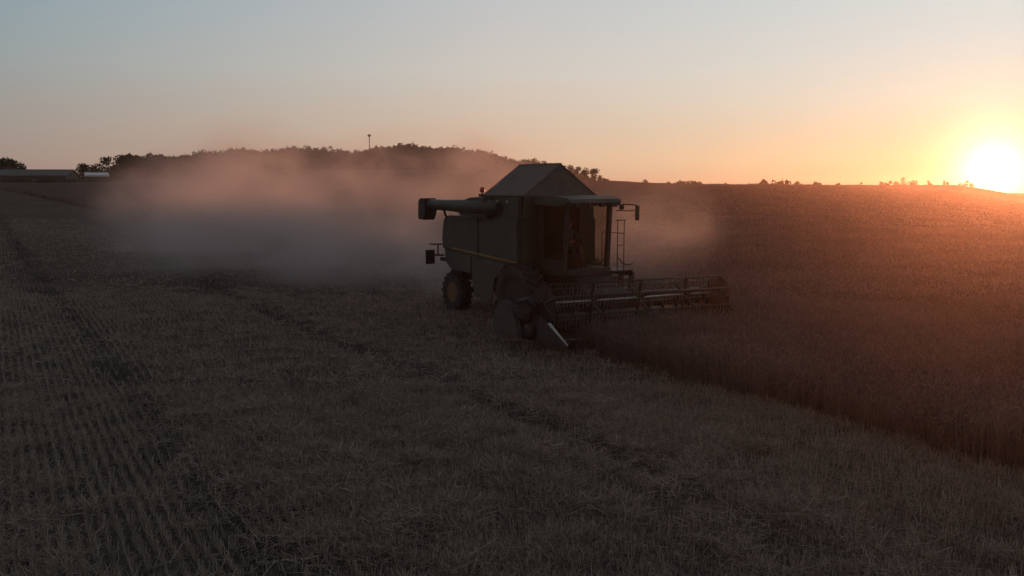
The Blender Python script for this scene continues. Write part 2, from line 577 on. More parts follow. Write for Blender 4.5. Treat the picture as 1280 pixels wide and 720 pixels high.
def build_crop():
    """standing wheat: stalk wall at the edge, ears on top, one mass"""
    Vs, Ts, off = [], [], 0
    for (n, y0, y1, w, k) in ((260000, 9, 26, 0.0032, 1.0), (200000, 26, 60, 0.008, 1.0), (110000, 60, 150, 0.03, 0.9)):
        x, y = scatter(n, y0, y1, 0.68)
        sd = crop_sd(x, y)
        keep = sd > 0.0
        if y0 < 26:
            pass
        x, y, sd = x[keep], y[keep], sd[keep]
        n = len(x)
        z = terrain(x, y) - 0.03
        patch = fbm(x * 0.5, y * 0.5, 3, 71)
        hh = (0.50 + 0.22 * RNG.random(n) + 0.22 * (patch - 0.5)) * (0.86 + 0.14 * sstep(0, 0.6, sd)) * (0.85 + 0.3 * vnoise(x * 4.0, y * 4.0, 93))
        hh = hh + 0.25 * (fbm(x * 0.12, y * 0.2, 2, 29) - 0.5)
        lean = RNG.normal(0, 0.10, (n, 2))
        a = RNG.uniform(0, PI, n)
        side = np.stack([np.cos(a), np.sin(a), 0 * a], -1) * (w * RNG.uniform(0.7, 1.5, n))[:, None]
        up = np.stack([lean[:, 0] * hh, lean[:, 1] * hh, hh], -1)
        base = np.stack([x, y, z], -1)
        q1 = quads(base, up, side)
        el = RNG.uniform(0.07, 0.13, n)
        ea = RNG.uniform(0, 2 * PI, n)
        eup = np.stack([np.cos(ea) * el * 0.7, np.sin(ea) * el * 0.7, el * RNG.uniform(-0.3, 0.8, n)], -1)
        q2 = quads(base + up, eup, side * 2.2)
        # a drooping dry leaf
        la = RNG.uniform(0, 2 * PI, n); ll = RNG.uniform(0.1, 0.25, n)
        lup = np.stack([np.cos(la) * ll, np.sin(la) * ll, ll * RNG.uniform(-0.4, 0.5, n)], -1)
        q3 = quads(base + up * RNG.uniform(0.4, 0.85, n)[:, None], lup, side * 1.5)
        q = np.concatenate([q1, q2, q3], 0)
        tone = np.clip(patch * 0.6 + RNG.random(n) * 0.5 - 0.1, 0, 1)
        Vs.append(q.reshape(-1, 3))
        Ts.append(np.repeat(np.concatenate([tone, np.clip(tone + 0.25, 0, 1), tone]), 4))
    CV, CF = build_canopy()
    V = np.concatenate(Vs, 0)
    nq = len(V) // 4
    Fq = np.arange(nq * 4).reshape(-1, 4)
    Fall = np.concatenate([Fq, CF + len(V)], 0)
    T = np.concatenate(Ts + [np.full(len(CV), 0.4)])
    o = np_mesh('wheat_crop', np.concatenate([V, CV]), Fall, M['wheat'], {'tone': T})
    o.data.materials.append(M['canopy'])
    mi = np.zeros(len(Fall), dtype=np.int32); mi[nq:] = 1
    o.data.polygons.foreach_set('material_index', mi)
    tag(o, 'standing ripe wheat in front of and beyond the header', 'wheat', kind='stuff')


def build_stubble():
    Vs, Ts = [], []
    # upright stubble in drilled rows
    for (n, y0, y1, w) in ((260000, 6.0, 17, 0.0035), (170000, 17, 32, 0.005), (110000, 32, 80, 0.008)):
        x, y = scatter(n, y0, y1)
        u = x * EN[0] + y * EN[1]; v = x * ED[0] + y * ED[1]
        u = np.round(u / 0.15) * 0.15 + RNG.normal(0, 0.016, n)
        x, y = u * EN[0] + v * ED[0], u * EN[1] + v * ED[1]
        td = track_d(x, y)
        pl = fbm(x * 0.9, y * 0.9, 3, 12)
        keep = (crop_sd(x, y) < 0.05) & (RNG.random(n) > 0.8 * np.exp(-(td / 0.35) ** 2)) & (RNG.random(n) < 0.25 + 1.2 * pl)
        x, y = x[keep], y[keep]; n = len(x)
        hh = RNG.uniform(0.06, 0.19, n)
        a = RNG.uniform(0, PI, n)
        side = np.stack([np.cos(a), np.sin(a), 0 * a], -1) * (w * RNG.uniform(0.7, 1.4, n))[:, None]
        lean = RNG.normal(0, 0.2, (n, 2))
        up = np.stack([lean[:, 0] * hh, lean[:, 1] * hh, hh], -1)
        base = np.stack([x, y, ground(x, y) - 0.02], -1)
        Vs.append(quads(base, up, side).reshape(-1, 3))
        Ts.append(np.repeat(np.clip(RNG.random(n) * 0.8, 0, 1), 4))
    # chopped straw lying in clumps
    for (n, y0, y1, w, lm) in ((430000, 6.0, 17, 0.0032, 1.0), (230000, 17, 34, 0.005, 1.0), (170000, 34, 90, 0.008, 1.0)):
        x, y = scatter(n, y0, y1)
        c = clump(x, y)
        td = track_d(x, y)
        keep = (crop_sd(x, y) < 0.1) & (RNG.random(n) < np.clip((c - 0.36) * 4.5, 0.04, 1)) & (RNG.random(n) > 0.7 * np.exp(-(td / 0.55) ** 2))
        x, y, c = x[keep], y[keep], c[keep]; n = len(x)
        z = ground(x, y) + RNG.random(n) * (0.015 + 0.16 * np.clip(c - 0.42, 0, 1))
        ll = RNG.uniform(0.05, 0.26, n) * lm
        a = RNG.uniform(0, 2 * PI, n)
        p = RNG.normal(0.12, 0.3, n)
        d = np.stack([np.cos(a) * np.cos(p), np.sin(a) * np.cos(p), np.sin(p)], -1)
        s = np.cross(d, RNG.normal(0, 1, (n, 3))); s /= np.linalg.norm(s, axis=1)[:, None] + 1e-6
        side = s * (w * RNG.uniform(0.7, 1.6, n))[:, None]
        base = np.stack([x, y, z], -1)
        Vs.append(quads(base, d * ll[:, None], side).reshape(-1, 3))
        Ts.append(np.repeat(np.clip(RNG.random(n) ** 1.6 * 0.9 + 0.25 * (c - 0.4), 0, 1), 4))
    V = np.concatenate(Vs); T = np.concatenate(Ts)
    Fq = np.arange(len(V)).reshape(-1, 4)
    o = np_mesh('stubble_straw', V, Fq, M['straw'], {'tone': T})
    tag(o, 'chopped straw and cut stubble covering the harvested field', 'straw', kind='stuff')


build_ground()
build_crop()
build_stubble()


# ------------------------------------------------------------------ the combine harvester
def wheel(parent, c, rad, wid, rim_r, lugs, side, rim_mat):
    x, y, z = c
    hub = MB()
    hub.lathe([(0.16, -side * wid * 0.2), (0.16, side * wid * 0.30), (0.11, side * wid * 0.40), (0.05, side * wid * 0.42)], c, 'Y', 20)
    for k in range(8):
        a = 2 * PI * k / 8
        q = Vector(c) + Vector((rim_r * 0.45 * math.cos(a), side * wid * 0.24, rim_r * 0.45 * math.sin(a)))
        hub.box(q, (0.035, 0.05, 0.035))
    w = hub.build('wheel', rim_mat, parent)
    h = wid / 2
    t = MB()
    t.lathe([(rim_r, -h * 0.85), (rim_r * 1.12, -h), (rad * 0.88, -h), (rad * 0.95, -h * 0.86), (rad * 0.965, 0), (rad * 0.95, h * 0.86), (rad * 0.88, h), (rim_r * 1.12, h), (rim_r, h * 0.85)], c, 'Y', 48)
    for k in range(lugs):
        for s in (-1, 1):
            a = 2 * PI * (k + (0.25 if s > 0 else -0.25)) / lugs
            rot = Matrix.Rotation(-a, 3, 'Y') @ Matrix.Rotation(s * 0.62, 3, 'X')
            p = Vector(c) + Vector((rad * 0.975 * math.cos(a), s * h * 0.48, rad * 0.975 * math.sin(a)))
            t.box(p, (rad * 0.075, h * 1.15, 0.07), 0.0, rot)
    t.build('tyre', M['rubber'], w)
    r = MB()
    r.lathe([(rim_r * 1.03, side * h * 0.86), (rim_r * 0.98, side * h * 0.92), (rim_r * 0.9, side * h * 0.80), (rim_r * 0.8, side * h * 0.35), (rim_r * 0.3, side * h * 0.45), (0.12, side * h * 0.45)], c, 'Y', 40)
    r.build('rim', rim_mat, w)
    return w


def build_combine():
    root = empty('combine_harvester', (O.x, O.y, 0), HEAD)
    tag(root, 'dark green combine harvester with raised tent shaped tank cover, working through the dust', 'combine harvester')

    # --- main body with its rounded rear hood
    b = MB()
    prof = [(-4.12, 1.55), (-4.22, 1.9), (-4.24, 2.3), (-4.20, 2.70), (-4.12, 2.94), (-3.96, 3.02), (-1.9, 3.02), (0.08, 3.02), (0.08, 1.55), (-0.6, 1.42), (-2.4, 1.3), (-3.6, 1.32)]
    b.prism(prof, -1.34, 1.34, 0.05)
    b.build('body', M['paint'], root)
    for s in (-1, 1):
        p = MB()
        sp = [(-4.2, 1.98), (-4.22, 2.3), (-4.18, 2.7), (-4.10, 2.92), (-3.94, 3.00), (-2.06, 3.00), (-2.06, 1.88)]
        p.prism(sp, s * 1.343, s * 1.40, 0.02)
        p.prism([(-2.03, 1.875), (-2.03, 3.00), (0.02, 3.00), (0.02, 1.72)], s * 1.343, s * 1.40, 0.02)
        for k in range(5):      # pressed louvres
            p.box((-3.3, s * 1.402, 2.34 + 0.07 * k), (0.8, 0.02, 0.03), 0.006)
        p.box((-2.045, s * 1.41, 2.62), (0.06, 0.03, 0.14), 0.01)
        sd = p.build('side_panel', M['panel'], root)
        st = MB()
        st.prism([(-3.6, 2.04), (-3.6, 2.0), (-2.07, 1.90), (-2.07, 1.965)], s * 1.402, s * 1.412)
        st.prism([(-2.02, 1.895), (-2.02, 1.96), (0.0, 1.83), (0.0, 1.79)], s * 1.402, s * 1.412)
        st.build('stripe', M['stripe'], sd)
        lw = MB()
        lw.prism([(-4.1, 1.92), (-4.05, 1.55), (-3.75, 1.36), (-2.5, 1.30), (-2.5, 1.84)], s * 1.343, s * 1.385, 0.015)
        lw.prism([(-2.45, 1.84), (-2.45, 1.15), (-2.3, 0.62), (-1.35, 0.58), (-1.2, 1.30), (-0.05, 1.5), (-0.05, 1.68)], s * 1.343, s * 1.385, 0.015)
        lw.build('lower_shield', M['shield'], root)
    # crop separating body low between the wheels
    u = MB()
    u.prism([(-2.5, 1.35), (-2.2, 0.62), (0.3, 0.75), (0.9, 1.2), (0.9, 1.55), (-0.2, 1.5)], -0.72, 0.72, 0.03)
    u.build('threshing_housing', M['black'], root)
    ch = MB()
    ch.prism([(-4.15, 1.55), (-4.7, 1.25), (-4.95, 0.95), (-4.75, 0.85), (-4.3, 1.0), (-3.7, 1.32)], -0.8, 0.8, 0.03)
    for k in range(9):
        ch.box((-4.86, -0.72 + 0.18 * k, 0.92), (0.3, 0.012, 0.2))
    ch.build('straw_chopper', M['black'], root)

    # --- grain tank, deck and tent cover
    tk = MB()
    tk.box((-0.88, 0, 3.32), (2.0, 2.5, 0.70), 0.03)
    tk.box((-2.25, -0.35, 3.16), (0.72, 1.5, 0.40), 0.05)
    tk.box((-3.0, 0.3, 3.06), (0.9, 1.6, 0.22), 0.04)
    tk.prism([(-1.2, 2.97), (-1.35, 3.05), (-1.35, 3.55), (-1.3, 3.62), (0.05, 3.62), (0.05, 2.97)], -1.38, -1.26, 0.03)
    tank = tk.build('grain_tank', M['paint'], root)
    for xx in (-1.02, -0.52):
        MB().lathe([(0.035, 0.0), (0.035, -0.018), (0.02, -0.024)], (xx, -1.382, 3.5), 'Y', 14).build('reflector', M['reflector'], tank)
    tc = MB()
    y0, zb, zt, x0, x1 = 1.29, 3.675, 4.55, -1.92, 0.14
    tc.face([(x0, -y0, zb), (x1, -y0, zb), (x1, -0.04, zt), (x0, -0.04, zt)], 0.03)
    tc.face([(x1, y0, zb), (x0, y0, zb), (x0, 0.04, zt), (x1, 0.04, zt)], 0.03)
    tc.face([(x1, -y0 + 0.03, zb), (x1, y0 - 0.03, zb), (x1, 0.04, zt - 0.01), (x1, -0.04, zt - 0.01)], 0.03)
    tc.face([(x0, y0 - 0.03, zb), (x0, -y0 + 0.03, zb), (x0, -0.04, zt - 0.01), (x0, 0.04, zt - 0.01)], 0.03)
    tc.tube([(x0 - 0.01, 0, zt), (x1 + 0.01, 0, zt)], 0.045, 8)
    bmesh.ops.subdivide_edges(tc.bm, edges=[e for e in tc.bm.edges if e.calc_length() > 0.3], cuts=7, use_grid_fill=True)
    for v in tc.bm.verts:
        fx = (v.co.x - x0) / (x1 - x0); fz = (v.co.z - zb) / (zt - zb)
        if fz < 0.97:
            sag = 0.045 * math.sin(PI * min(max(fx, 0), 1)) * math.sin(PI * min(max(fz, 0), 1))
            sag += 0.012 * math.sin(fx * 19 + fz * 5) * math.sin(PI * min(max(fz, 0), 1))
            v.co.y -= math.copysign(sag * 0.75, v.co.y); v.co.z -= sag * 0.5
            if v.co.x > x1 - 0.05 or v.co.x < x0 + 0.05:
                v.co.x += (0.02 * math.sin(v.co.y * 5 + v.co.z * 7) - 0.03) * math.copysign(1, v.co.x - (x0 + x1) / 2) * math.sin(PI * min(max(fz, 0), 1))
    cov = tc.build('tank_cover', M['tarp'], root)
    rb = MB()
    for s in (-1, 1):
        for xx in (x0 - 0.015, x1 + 0.015):
            rb.tube([(xx, s * y0, zb), (xx, 0, zt + 0.01)], 0.014, 6)
        rb.tube([(x0 - 0.01, s * (y0 + 0.012), zb + 0.0), (x1 + 0.01, s * (y0 + 0.012), zb + 0.0)], 0.028, 6)
    rb.build('cover_frame', M['tarp'], cov)

    # --- unloading auger folded back
    au = MB()
    au.tube([(-0.9, -1.38, 3.30), (-1.6, -1.54, 3.32), (-2.4, -1.58, 3.33), (-3.6, -1.58, 3.345), (-4.85, -1.58, 3.36)], [0.20, 0.24, 0.205, 0.168, 0.168], 20)
    aug = au.build('unloading_auger', M['paint'], root)
    sp = MB()
    sp.prism([(-4.62, 3.55), (-5.00, 3.55), (-5.10, 3.46), (-5.12, 2.88), (-4.74, 2.86), (-4.62, 3.02), (-4.58, 3.17)], -1.79, -1.37, 0.03)
    sp.build('spout', M['black'], aug)
    sh = MB()
    sh.prism([(-1.3, 3.03), (-2.75, 3.05), (-2.8, 3.2), (-2.6, 3.5), (-2.2, 3.60), (-1.3, 3.64)], -1.66, -1.30, 0.05)
    sh.build('auger_housing', M['paint'], aug)
    MB().tube([(-3.98, -1.36, 2.95), (-3.95, -1.50, 3.24)], 0.045, 8).build('auger_cradle', M['black'], aug)
    be = MB()
    be.tube([(-2.6, -0.9, 3.2), (-2.6, -0.9, 3.74)], 0.025, 8)
    be.box((-2.6, -0.9, 3.66), (0.22, 0.16, 0.08), 0.02)
    bc = be.build('beacon', M['black'], root)
    MB().lathe([(0.07, 3.745), (0.08, 3.78), (0.075, 3.87), (0.03, 3.91)], (-2.6, -0.9, 0), 'Z', 14).build('beacon_lens', M['amber'], bc)
    rl = MB()
    for xx in (-3.7, -3.0, -2.3):
        rl.tube([(xx, 1.2, 2.96), (xx, 1.2, 3.55)], 0.018, 6)
    rl.tube([(-3.7, 1.2, 3.55), (-2.3, 1.2, 3.55)], 0.018, 6)
    rl.tube([(-3.7, 1.2, 3.25), (-2.3, 1.2, 3.25)], 0.014, 6)
    rl.tube([(-3.35, 0.2, 3.1), (-3.35, 0.2, 3.62)], [0.06, 0.055], 10)
    rl.build('deck_rail', M['black'], root)

    # --- rear light bracket sticking out behind
    br = MB()
    br.tube([(-4.2, -1.36, 1.75), (-4.72, -1.42, 1.72)], 0.03, 8)
    br.tube([(-4.46, -1.42, 1.72), (-4.46, -1.42, 2.06)], 0.025, 8)
    br.box((-4.50, -1.46, 2.09), (0.30, 0.34, 0.04), 0.01)
    br.box((-4.25, -1.2, 1.62), (0.25, 0.4, 0.12), 0.02)
    brk = br.build('rear_light_bracket', M['black'], root)
    lp = MB().box((-4.77, -1.54, 1.66), (0.06, 0.32, 0.46), 0.02)
    for k in range(3):
        lp.box((-4.805, -1.54, 1.52 + 0.14 * k), (0.02, 0.24, 0.09), 0.005)
    lp.build('tail_light', M['black'], brk)

    # --- cab
    cx0, cx1, cy0, cy1, cz0, cz1 = 0.15, 1.50, -0.86, 0.72, 1.70, 3.42
    cb = MB()
    cb.box(((cx0 + cx1) / 2, (cy0 + cy1) / 2, 1.60), (cx1 - cx0 + 0.1, cy1 - cy0, 0.22), 0.04)
    for (xx, yy, fx, w) in ((cx0 + 0.05, cy0 + 0.05, 0, 0.10), (cx0 + 0.05, cy1 - 0.05, 0, 0.10), (cx1 - 0.05, cy0 + 0.05, 0.10, 0.09), (cx1 - 0.05, cy1 - 0.06, 0.10, 0.12)):
        rot = Matrix.Rotation(math.atan(fx / 1.7), 3, 'Y')
        cb.box((xx + fx / 2 - 0.03, yy, (cz0 + cz1) / 2), (w, w, cz1 - cz0 + 0.05), 0.015, rot)
    cb.box(((cx0 + cx1) / 2, cy0 + 0.04, cz0 + 0.12), (cx1 - cx0 - 0.2, 0.06, 0.24), 0.01)
    cb.box((0.30, cy0 + 0.035, 2.5), (0.22, 0.05, 1.75), 0.01)
    cb.box((cx0 + 0.06, (cy0 + cy1) / 2, 2.15), (0.06, cy1 - cy0 - 0.1, 0.9), 0.01)
    cab = cb.build('cab', M['black'], root)
    rf = MB()
    rf.prism([(0.02, 3.43), (0.02, 3.60), (0.3, 3.68), (1.35, 3.67), (1.80, 3.60), (1.86, 3.50), (1.70, 3.42), (1.2, 3.40)], -1.02, 0.84, 0.05)
    rf.build('cab_roof', M['paint'], cab)
    for k in range(4):
        MB().box((1.80, -0.7 + 0.43 * k, 3.435), (0.09, 0.17, 0.10), 0.02).build('work_light', M['black'], cab)
    ws = MB()
    ws.face([(cx1 - 0.04, cy0 + 0.10, cz0), (cx1 - 0.04, cy1 - 0.12, cz0), (cx1 + 0.07, cy1 - 0.12, cz1), (cx1 + 0.07, cy0 + 0.10, cz1)], 0.008)
    ws.build('windscreen', M['glass'], cab)
    for s, yy in ((-1, cy0 + 0.03), (1, cy1 - 0.04)):
        sw = MB()
        sw.face([((cx0 + 0.32) if s < 0 else (cx0 + 0.1), yy, cz0 + 0.1), (cx1 - 0.10, yy, cz0 + 0.1), (cx1 - 0.0, yy, cz1), ((cx0 + 0.32) if s < 0 else (cx0 + 0.1), yy, cz1)], 0.008)
        sw.build('side_window', M['glass'], cab)
    rw = MB().face([(cx0 + 0.05, cy0 + 0.1, 2.6), (cx0 + 0.05, cy1 - 0.1, 2.6), (cx0 + 0.05, cy1 - 0.1, cz1), (cx0 + 0.05, cy0 + 0.1, cz1)], 0.008)
    rw.build('rear_window', M['glass'], cab)
    se = MB()
    se.box((0.62, -0.06, 2.02), (0.46, 0.48, 0.12), 0.04)
    se.box((0.40, -0.06, 2.40), (0.12, 0.46, 0.70), 0.05, Matrix.Rotation(R(-8), 3, 'Y'))
    se.box((0.62, -0.06, 1.84), (0.3, 0.3, 0.26), 0.02)
    se.box((0.62, -0.36, 2.22), (0.40, 0.08, 0.06), 0.02)
    se.build('driver_seat', M['cloth'], cab)
    sw = MB()
    sw.tube([(1.22, -0.06, 1.72), (1.10, -0.06, 2.36)], 0.035, 8)
    ring = []
    q = Matrix.Rotation(R(-28), 3, 'Y')
    for k in range(25):
        a = 2 * PI * k / 24
        ring.append(Vector((1.08, -0.06, 2.38)) + q @ Vector((0.19 * math.cos(a), 0.19 * math.sin(a), 0)))
    sw.tube(ring, 0.014, 6, False)
    sw.box((1.08, -0.06, 2.37), (0.34, 0.03, 0.02), 0, q)
    sw.build('steering_wheel', M['black'], cab)

    # --- platform, rails and mirror on the far side
    pf = MB()
    pf.box((0.85, 1.12, 1.58), (1.5, 0.72, 0.05), 0.01)
    pf.box((0.85, 1.46, 1.50), (1.5, 0.04, 0.16), 0.01)
    for k in range(4):
        pf.box((1.15, 1.62, 1.30 - 0.3 * k), (0.45, 0.22, 0.03), 0.005)
    for xx in (0.92, 1.38):
        pf.box((xx, 1.62, 0.95), (0.03, 0.2, 1.1), 0.005)
    plat = pf.build('platform', M['black'], root)
    hr = MB()
    for yy, xx in ((0.96, 1.52), (1.20, 1.52)):
        hr.tube([(xx, yy, 1.6), (xx, yy, 3.0)], 0.014, 8)
    hr.tube([(1.52, 0.90, 3.0), (1.52, 1.26, 3.0)], 0.014, 8)
    hr.tube([(1.52, 0.96, 2.3), (1.52, 1.20, 2.3)], 0.012, 8)
    hr.tube([(1.52, 1.20, 2.6), (1.2, 1.5, 2.6), (0.2, 1.5, 2.6), (0.2, 1.5, 1.6)], 0.014, 8)
    hr.tube([(1.52, 0.98, 1.95), (1.62, 1.1, 1.78), (1.62, 1.35, 1.74), (1.55, 1.55, 1.8)], 0.018, 8)
    hr.build('handrail', M['black'], plat)
    ma = MB()
    ma.tube([(1.66, 0.78, 3.44), (1.78, 1.15, 3.44), (1.78, 1.42, 3.42)], 0.018, 8)
    ma.tube([(1.66, 0.78, 3.28), (1.78, 1.15, 3.26), (1.78, 1.36, 3.28)], 0.014, 8)
    ma.box((1.72, 0.92, 3.36), (0.06, 0.14, 0.12), 0.02)
    arm = ma.build('mirror_arm', M['black'], root)
    mi = MB().box((1.78, 1.44, 3.20), (0.06, 0.13, 0.42), 0.03)
    mi.build('mirror', M['black'], arm)

    # --- wheels and axles
    ax = MB()
    ax.tube([(0, -1.05, 0.88), (0, 1.05, 0.88)], 0.16, 12)
    ax.box((0, -0.8, 1.1), (0.5, 0.2, 0.6), 0.04); ax.box((0, 0.8, 1.1), (0.5, 0.2, 0.6), 0.04)
    ax.build('axle', M['black'], root)
    ax = MB()
    ax.tube([(-3.7, -0.95, 0.64), (-3.7, 0.95, 0.64)], 0.1, 12)
    ax.box((-3.7, 0, 0.95), (0.3, 0.5, 0.7), 0.04)
    ax.build('axle', M['black'], root)
    for s in (-1, 1):
        wheel(root, (0, s * 1.27, 0.90), 0.90, 0.62, 0.44, 22, s, M['black'])
        wheel(root, (-3.7, s * 1.17, 0.62), 0.62, 0.42, 0.31, 18, s, M['yellow'])

    # --- feeder house
    fh = MB()
    fh.prism([(0.7, 1.55), (0.9, 0.95), (2.35, 0.28), (2.45, 1.0), (1.6, 1.48)], -0.62, 0.70, 0.04)
    fh.tube([(0.9, -0.75, 0.8), (2.2, -0.75, 0.42)], 0.05, 8)
    fh.tube([(0.9, 0.82, 0.8), (2.2, 0.82, 0.42)], 0.05, 8)
    fh.build('feeder_house', M['black'], root)

    # --- header
    ya, yb = -3.0, 3.38
    hd = MB()
    hd.box((2.42, (ya + yb) / 2, 0.62), (0.07, yb - ya, 0.72), 0.015)
    hd.box((2.36, (ya + yb) / 2, 1.00), (0.16, yb - ya, 0.14), 0.03)
    hd.face([(2.40, ya, 0.26), (2.40, yb, 0.26), (3.42, yb, 0.13), (3.42, ya, 0.13)], 0.03)
    hd.box((2.34, (ya + yb) / 2, 0.30), (0.14, yb - ya, 0.14), 0.03)
    header = hd.build('header', M['black'], root)
    kn = MB()
    kn.box((3.46, (ya + yb) / 2, 0.14), (0.10, yb - ya, 0.03), 0.005)
    for k in range(84):
        yy = ya + 0.04 + (yb - ya - 0.08) * k / 83
        kn.prism([(3.48, 0.155), (3.60, 0.14), (3.48, 0.125)], yy - 0.012, yy + 0.012)
    kn.build('cutter_bar', M['steel'], header)
    ag = MB()
    ag.tube([(2.85, ya + 0.1, 0.55), (2.85, yb - 0.1, 0.55)], 0.16, 16)
    for (a0, a1, hand) in ((ya + 0.15, -0.5, 1), (yb - 0.15, 0.6, -1)):
        n = 90
        prev = None
        for k in range(n + 1):
            yy = a0 + (a1 - a0) * k / n
            th = hand * 2 * PI * abs(yy - a0) / 0.5
            i_ = ag.bm.verts.new((2.85 + 0.15 * math.cos(th), yy, 0.55 + 0.15 * math.sin(th)))
            o_ = ag.bm.verts.new((2.85 + 0.29 * math.cos(th), yy, 0.55 + 0.29 * math.sin(th)))
            if prev: ag.bm.faces.new((prev[0], prev[1], o_, i_))
            prev = (i_, o_)
    ag.build('feed_auger', M['dull'], header)
    # near and far end shields: rounded domes
    dome = [(1.55, 0.12), (1.52, 0.45), (1.60, 0.75), (1.78, 0.96), (2.02, 1.03), (2.26, 0.98), (2.48, 0.80), (2.66, 0.52), (2.78, 0.12)]
    for yy in (ya - 0.22, yb + 0.06):
        MB().prism(dome, yy, yy + 0.16, 0.06).build('end_shield', M['shield'], header)
    for s, yy in ((-1, ya), (1, yb)):
        ep = MB()
        ep.prism([(2.35, 0.12), (2.35, 1.06), (2.75, 1.0), (3.2, 0.72), (3.55, 0.42), (3.6, 0.12)], yy - 0.03, yy + 0.03, 0.01)
        if s < 0:
            ep.lathe([(0.17, 0.0), (0.19, -0.05), (0.19, -0.12), (0.06, -0.13)], (2.98, yy - 0.03, 0.34), 'Y', 24)
            ep.box((2.75, yy - 0.10, 0.72), (0.5, 0.14, 0.24), 0.04)
            ep.tube([(2.5, yy - 0.1, 1.02), (2.95, yy - 0.1, 1.12), (3.25, yy - 0.08, 1.0)], 0.035, 8)
            ep.tube([(2.55, yy - 0.2, 0.96), (2.8, yy - 0.22, 0.9), (3.0, yy - 0.15, 0.6)], 0.02, 8)
        ep.build('end_panel', M['black'], header)
        dv = MB()
        dv.bm.verts.ensure_lookup_table()
        secs = [(3.30, 0.16, 0.78, 0.09), (3.55, 0.10, 0.66, 0.10), (3.85, 0.08, 0.46, 0.075), (4.15, 0.10, 0.28, 0.04), (4.34, 0.13, 0.17, 0.012)]
        rings = []
        for (xx, zl, zh, w) in secs:
            rings.append([dv.bm.verts.new(p) for p in ((xx, yy - w, zl), (xx, yy + w, zl), (xx, yy + w * 0.8, (zl + zh) / 2), (xx, yy + w * 0.25, zh), (xx, yy - w * 0.25, zh), (xx, yy - w * 0.8, (zl + zh) / 2))])
        for i in range(len(rings) - 1):
            for k in range(6):
                dv.bm.faces.new((rings[i][k], rings[i][(k + 1) % 6], rings[i + 1][(k + 1) % 6], rings[i + 1][k]))
        dv.bm.faces.new(rings[0]); dv.bm.faces.new(rings[-1])
        dvo = dv.build('divider', M['black'], header)
    # white stripe cap of the near divider
    cp = MB()
    cp.face([(3.66, ya - 0.05, 0.615), (3.66, ya + 0.05, 0.615), (4.40, ya + 0.015, 0.19), (4.40, ya - 0.015, 0.19)], 0.02)
    cp.build('divider_cap', M['white'], header)
    for yy in (ya + 0.09, yb - 0.09):
        ra = MB()
        ra.tube([(2.42, yy, 1.04), (2.7, yy, 1.12), (3.22, yy, 1.02)], 0.045, 8)
        ra.tube([(2.42, yy, 0.62), (2.85, yy, 1.06)], 0.03, 8)
        ra.build('reel_arm', M['black'], header)

    # --- reel
    rx, rz, rr = 3.22, 1.03, 0.47
    r0, r1 = ya + 0.16, yb - 0.16
    rl = MB()
    rl.tube([(rx, r0, rz), (rx, r1, rz)], 0.028, 14)
    reel = rl.build('reel', M['steel'], root)
    angs = [R(82 + 60 * k) for k in range(6)]
    sp_y = [r0 + 0.03, -1.36, 0.22, 1.86, r1 - 0.03]
    for yy in sp_y:
        s_ = MB()
        for a in angs:
            s_.tube([(rx + 0.05 * math.cos(a), yy, rz + 0.05 * math.sin(a)), (rx + (rr - 0.01) * math.cos(a), yy, rz + (rr - 0.01) * math.sin(a))], 0.045, 6)
        if yy == sp_y[0] or yy == sp_y[-1]:
            s_.prism([(rx + rr * 0.99 * math.cos(a), rz + rr * 0.99 * math.sin(a)) for a in angs], yy - 0.012, yy + 0.012)
            s_.prism([(rx + rr * 1.04 * math.cos(a), rz + rr * 1.04 * math.sin(a)) for a in angs], yy - 0.02, yy - 0.014)
        s_.build('reel_spider', M['red'] if yy == sp_y[-1] else M['black'], reel)
    for a in angs:
        c = Vector((rx + rr * math.cos(a), 0, rz + rr * math.sin(a)))
        bt = MB()
        bt.tube([(c.x, r0, c.z), (c.x, r1, c.z)], 0.021, 8)
        bt.build('reel_bat', M['black'], reel)
        tn = MB()
        n = 52
        for k in range(n):
            yy = r0 + 0.06 + (r1 - r0 - 0.12) * k / (n - 1) + random.uniform(-0.01, 0.01)
            dx = random.uniform(-0.02, 0.02)
            tn.tube([(c.x, yy, c.z), (c.x - 0.03, yy, c.z - 0.12), (c.x - 0.05 + dx, yy + dx, c.z - 0.25)], 0.0065, 5)
        tn.build('tine_row', M['steel'], reel)
    for o_ in (header, reel):      # the header floats: its near end rides a little higher
        o_.rotation_euler = (R(-1.2), 0, 0)
        o_.location.z = 0.04
    return root


combine = build_combine()
MW = Matrix.Translation(Vector((O.x, O.y, 0))) @ Matrix.Rotation(HEAD, 4, 'Z')


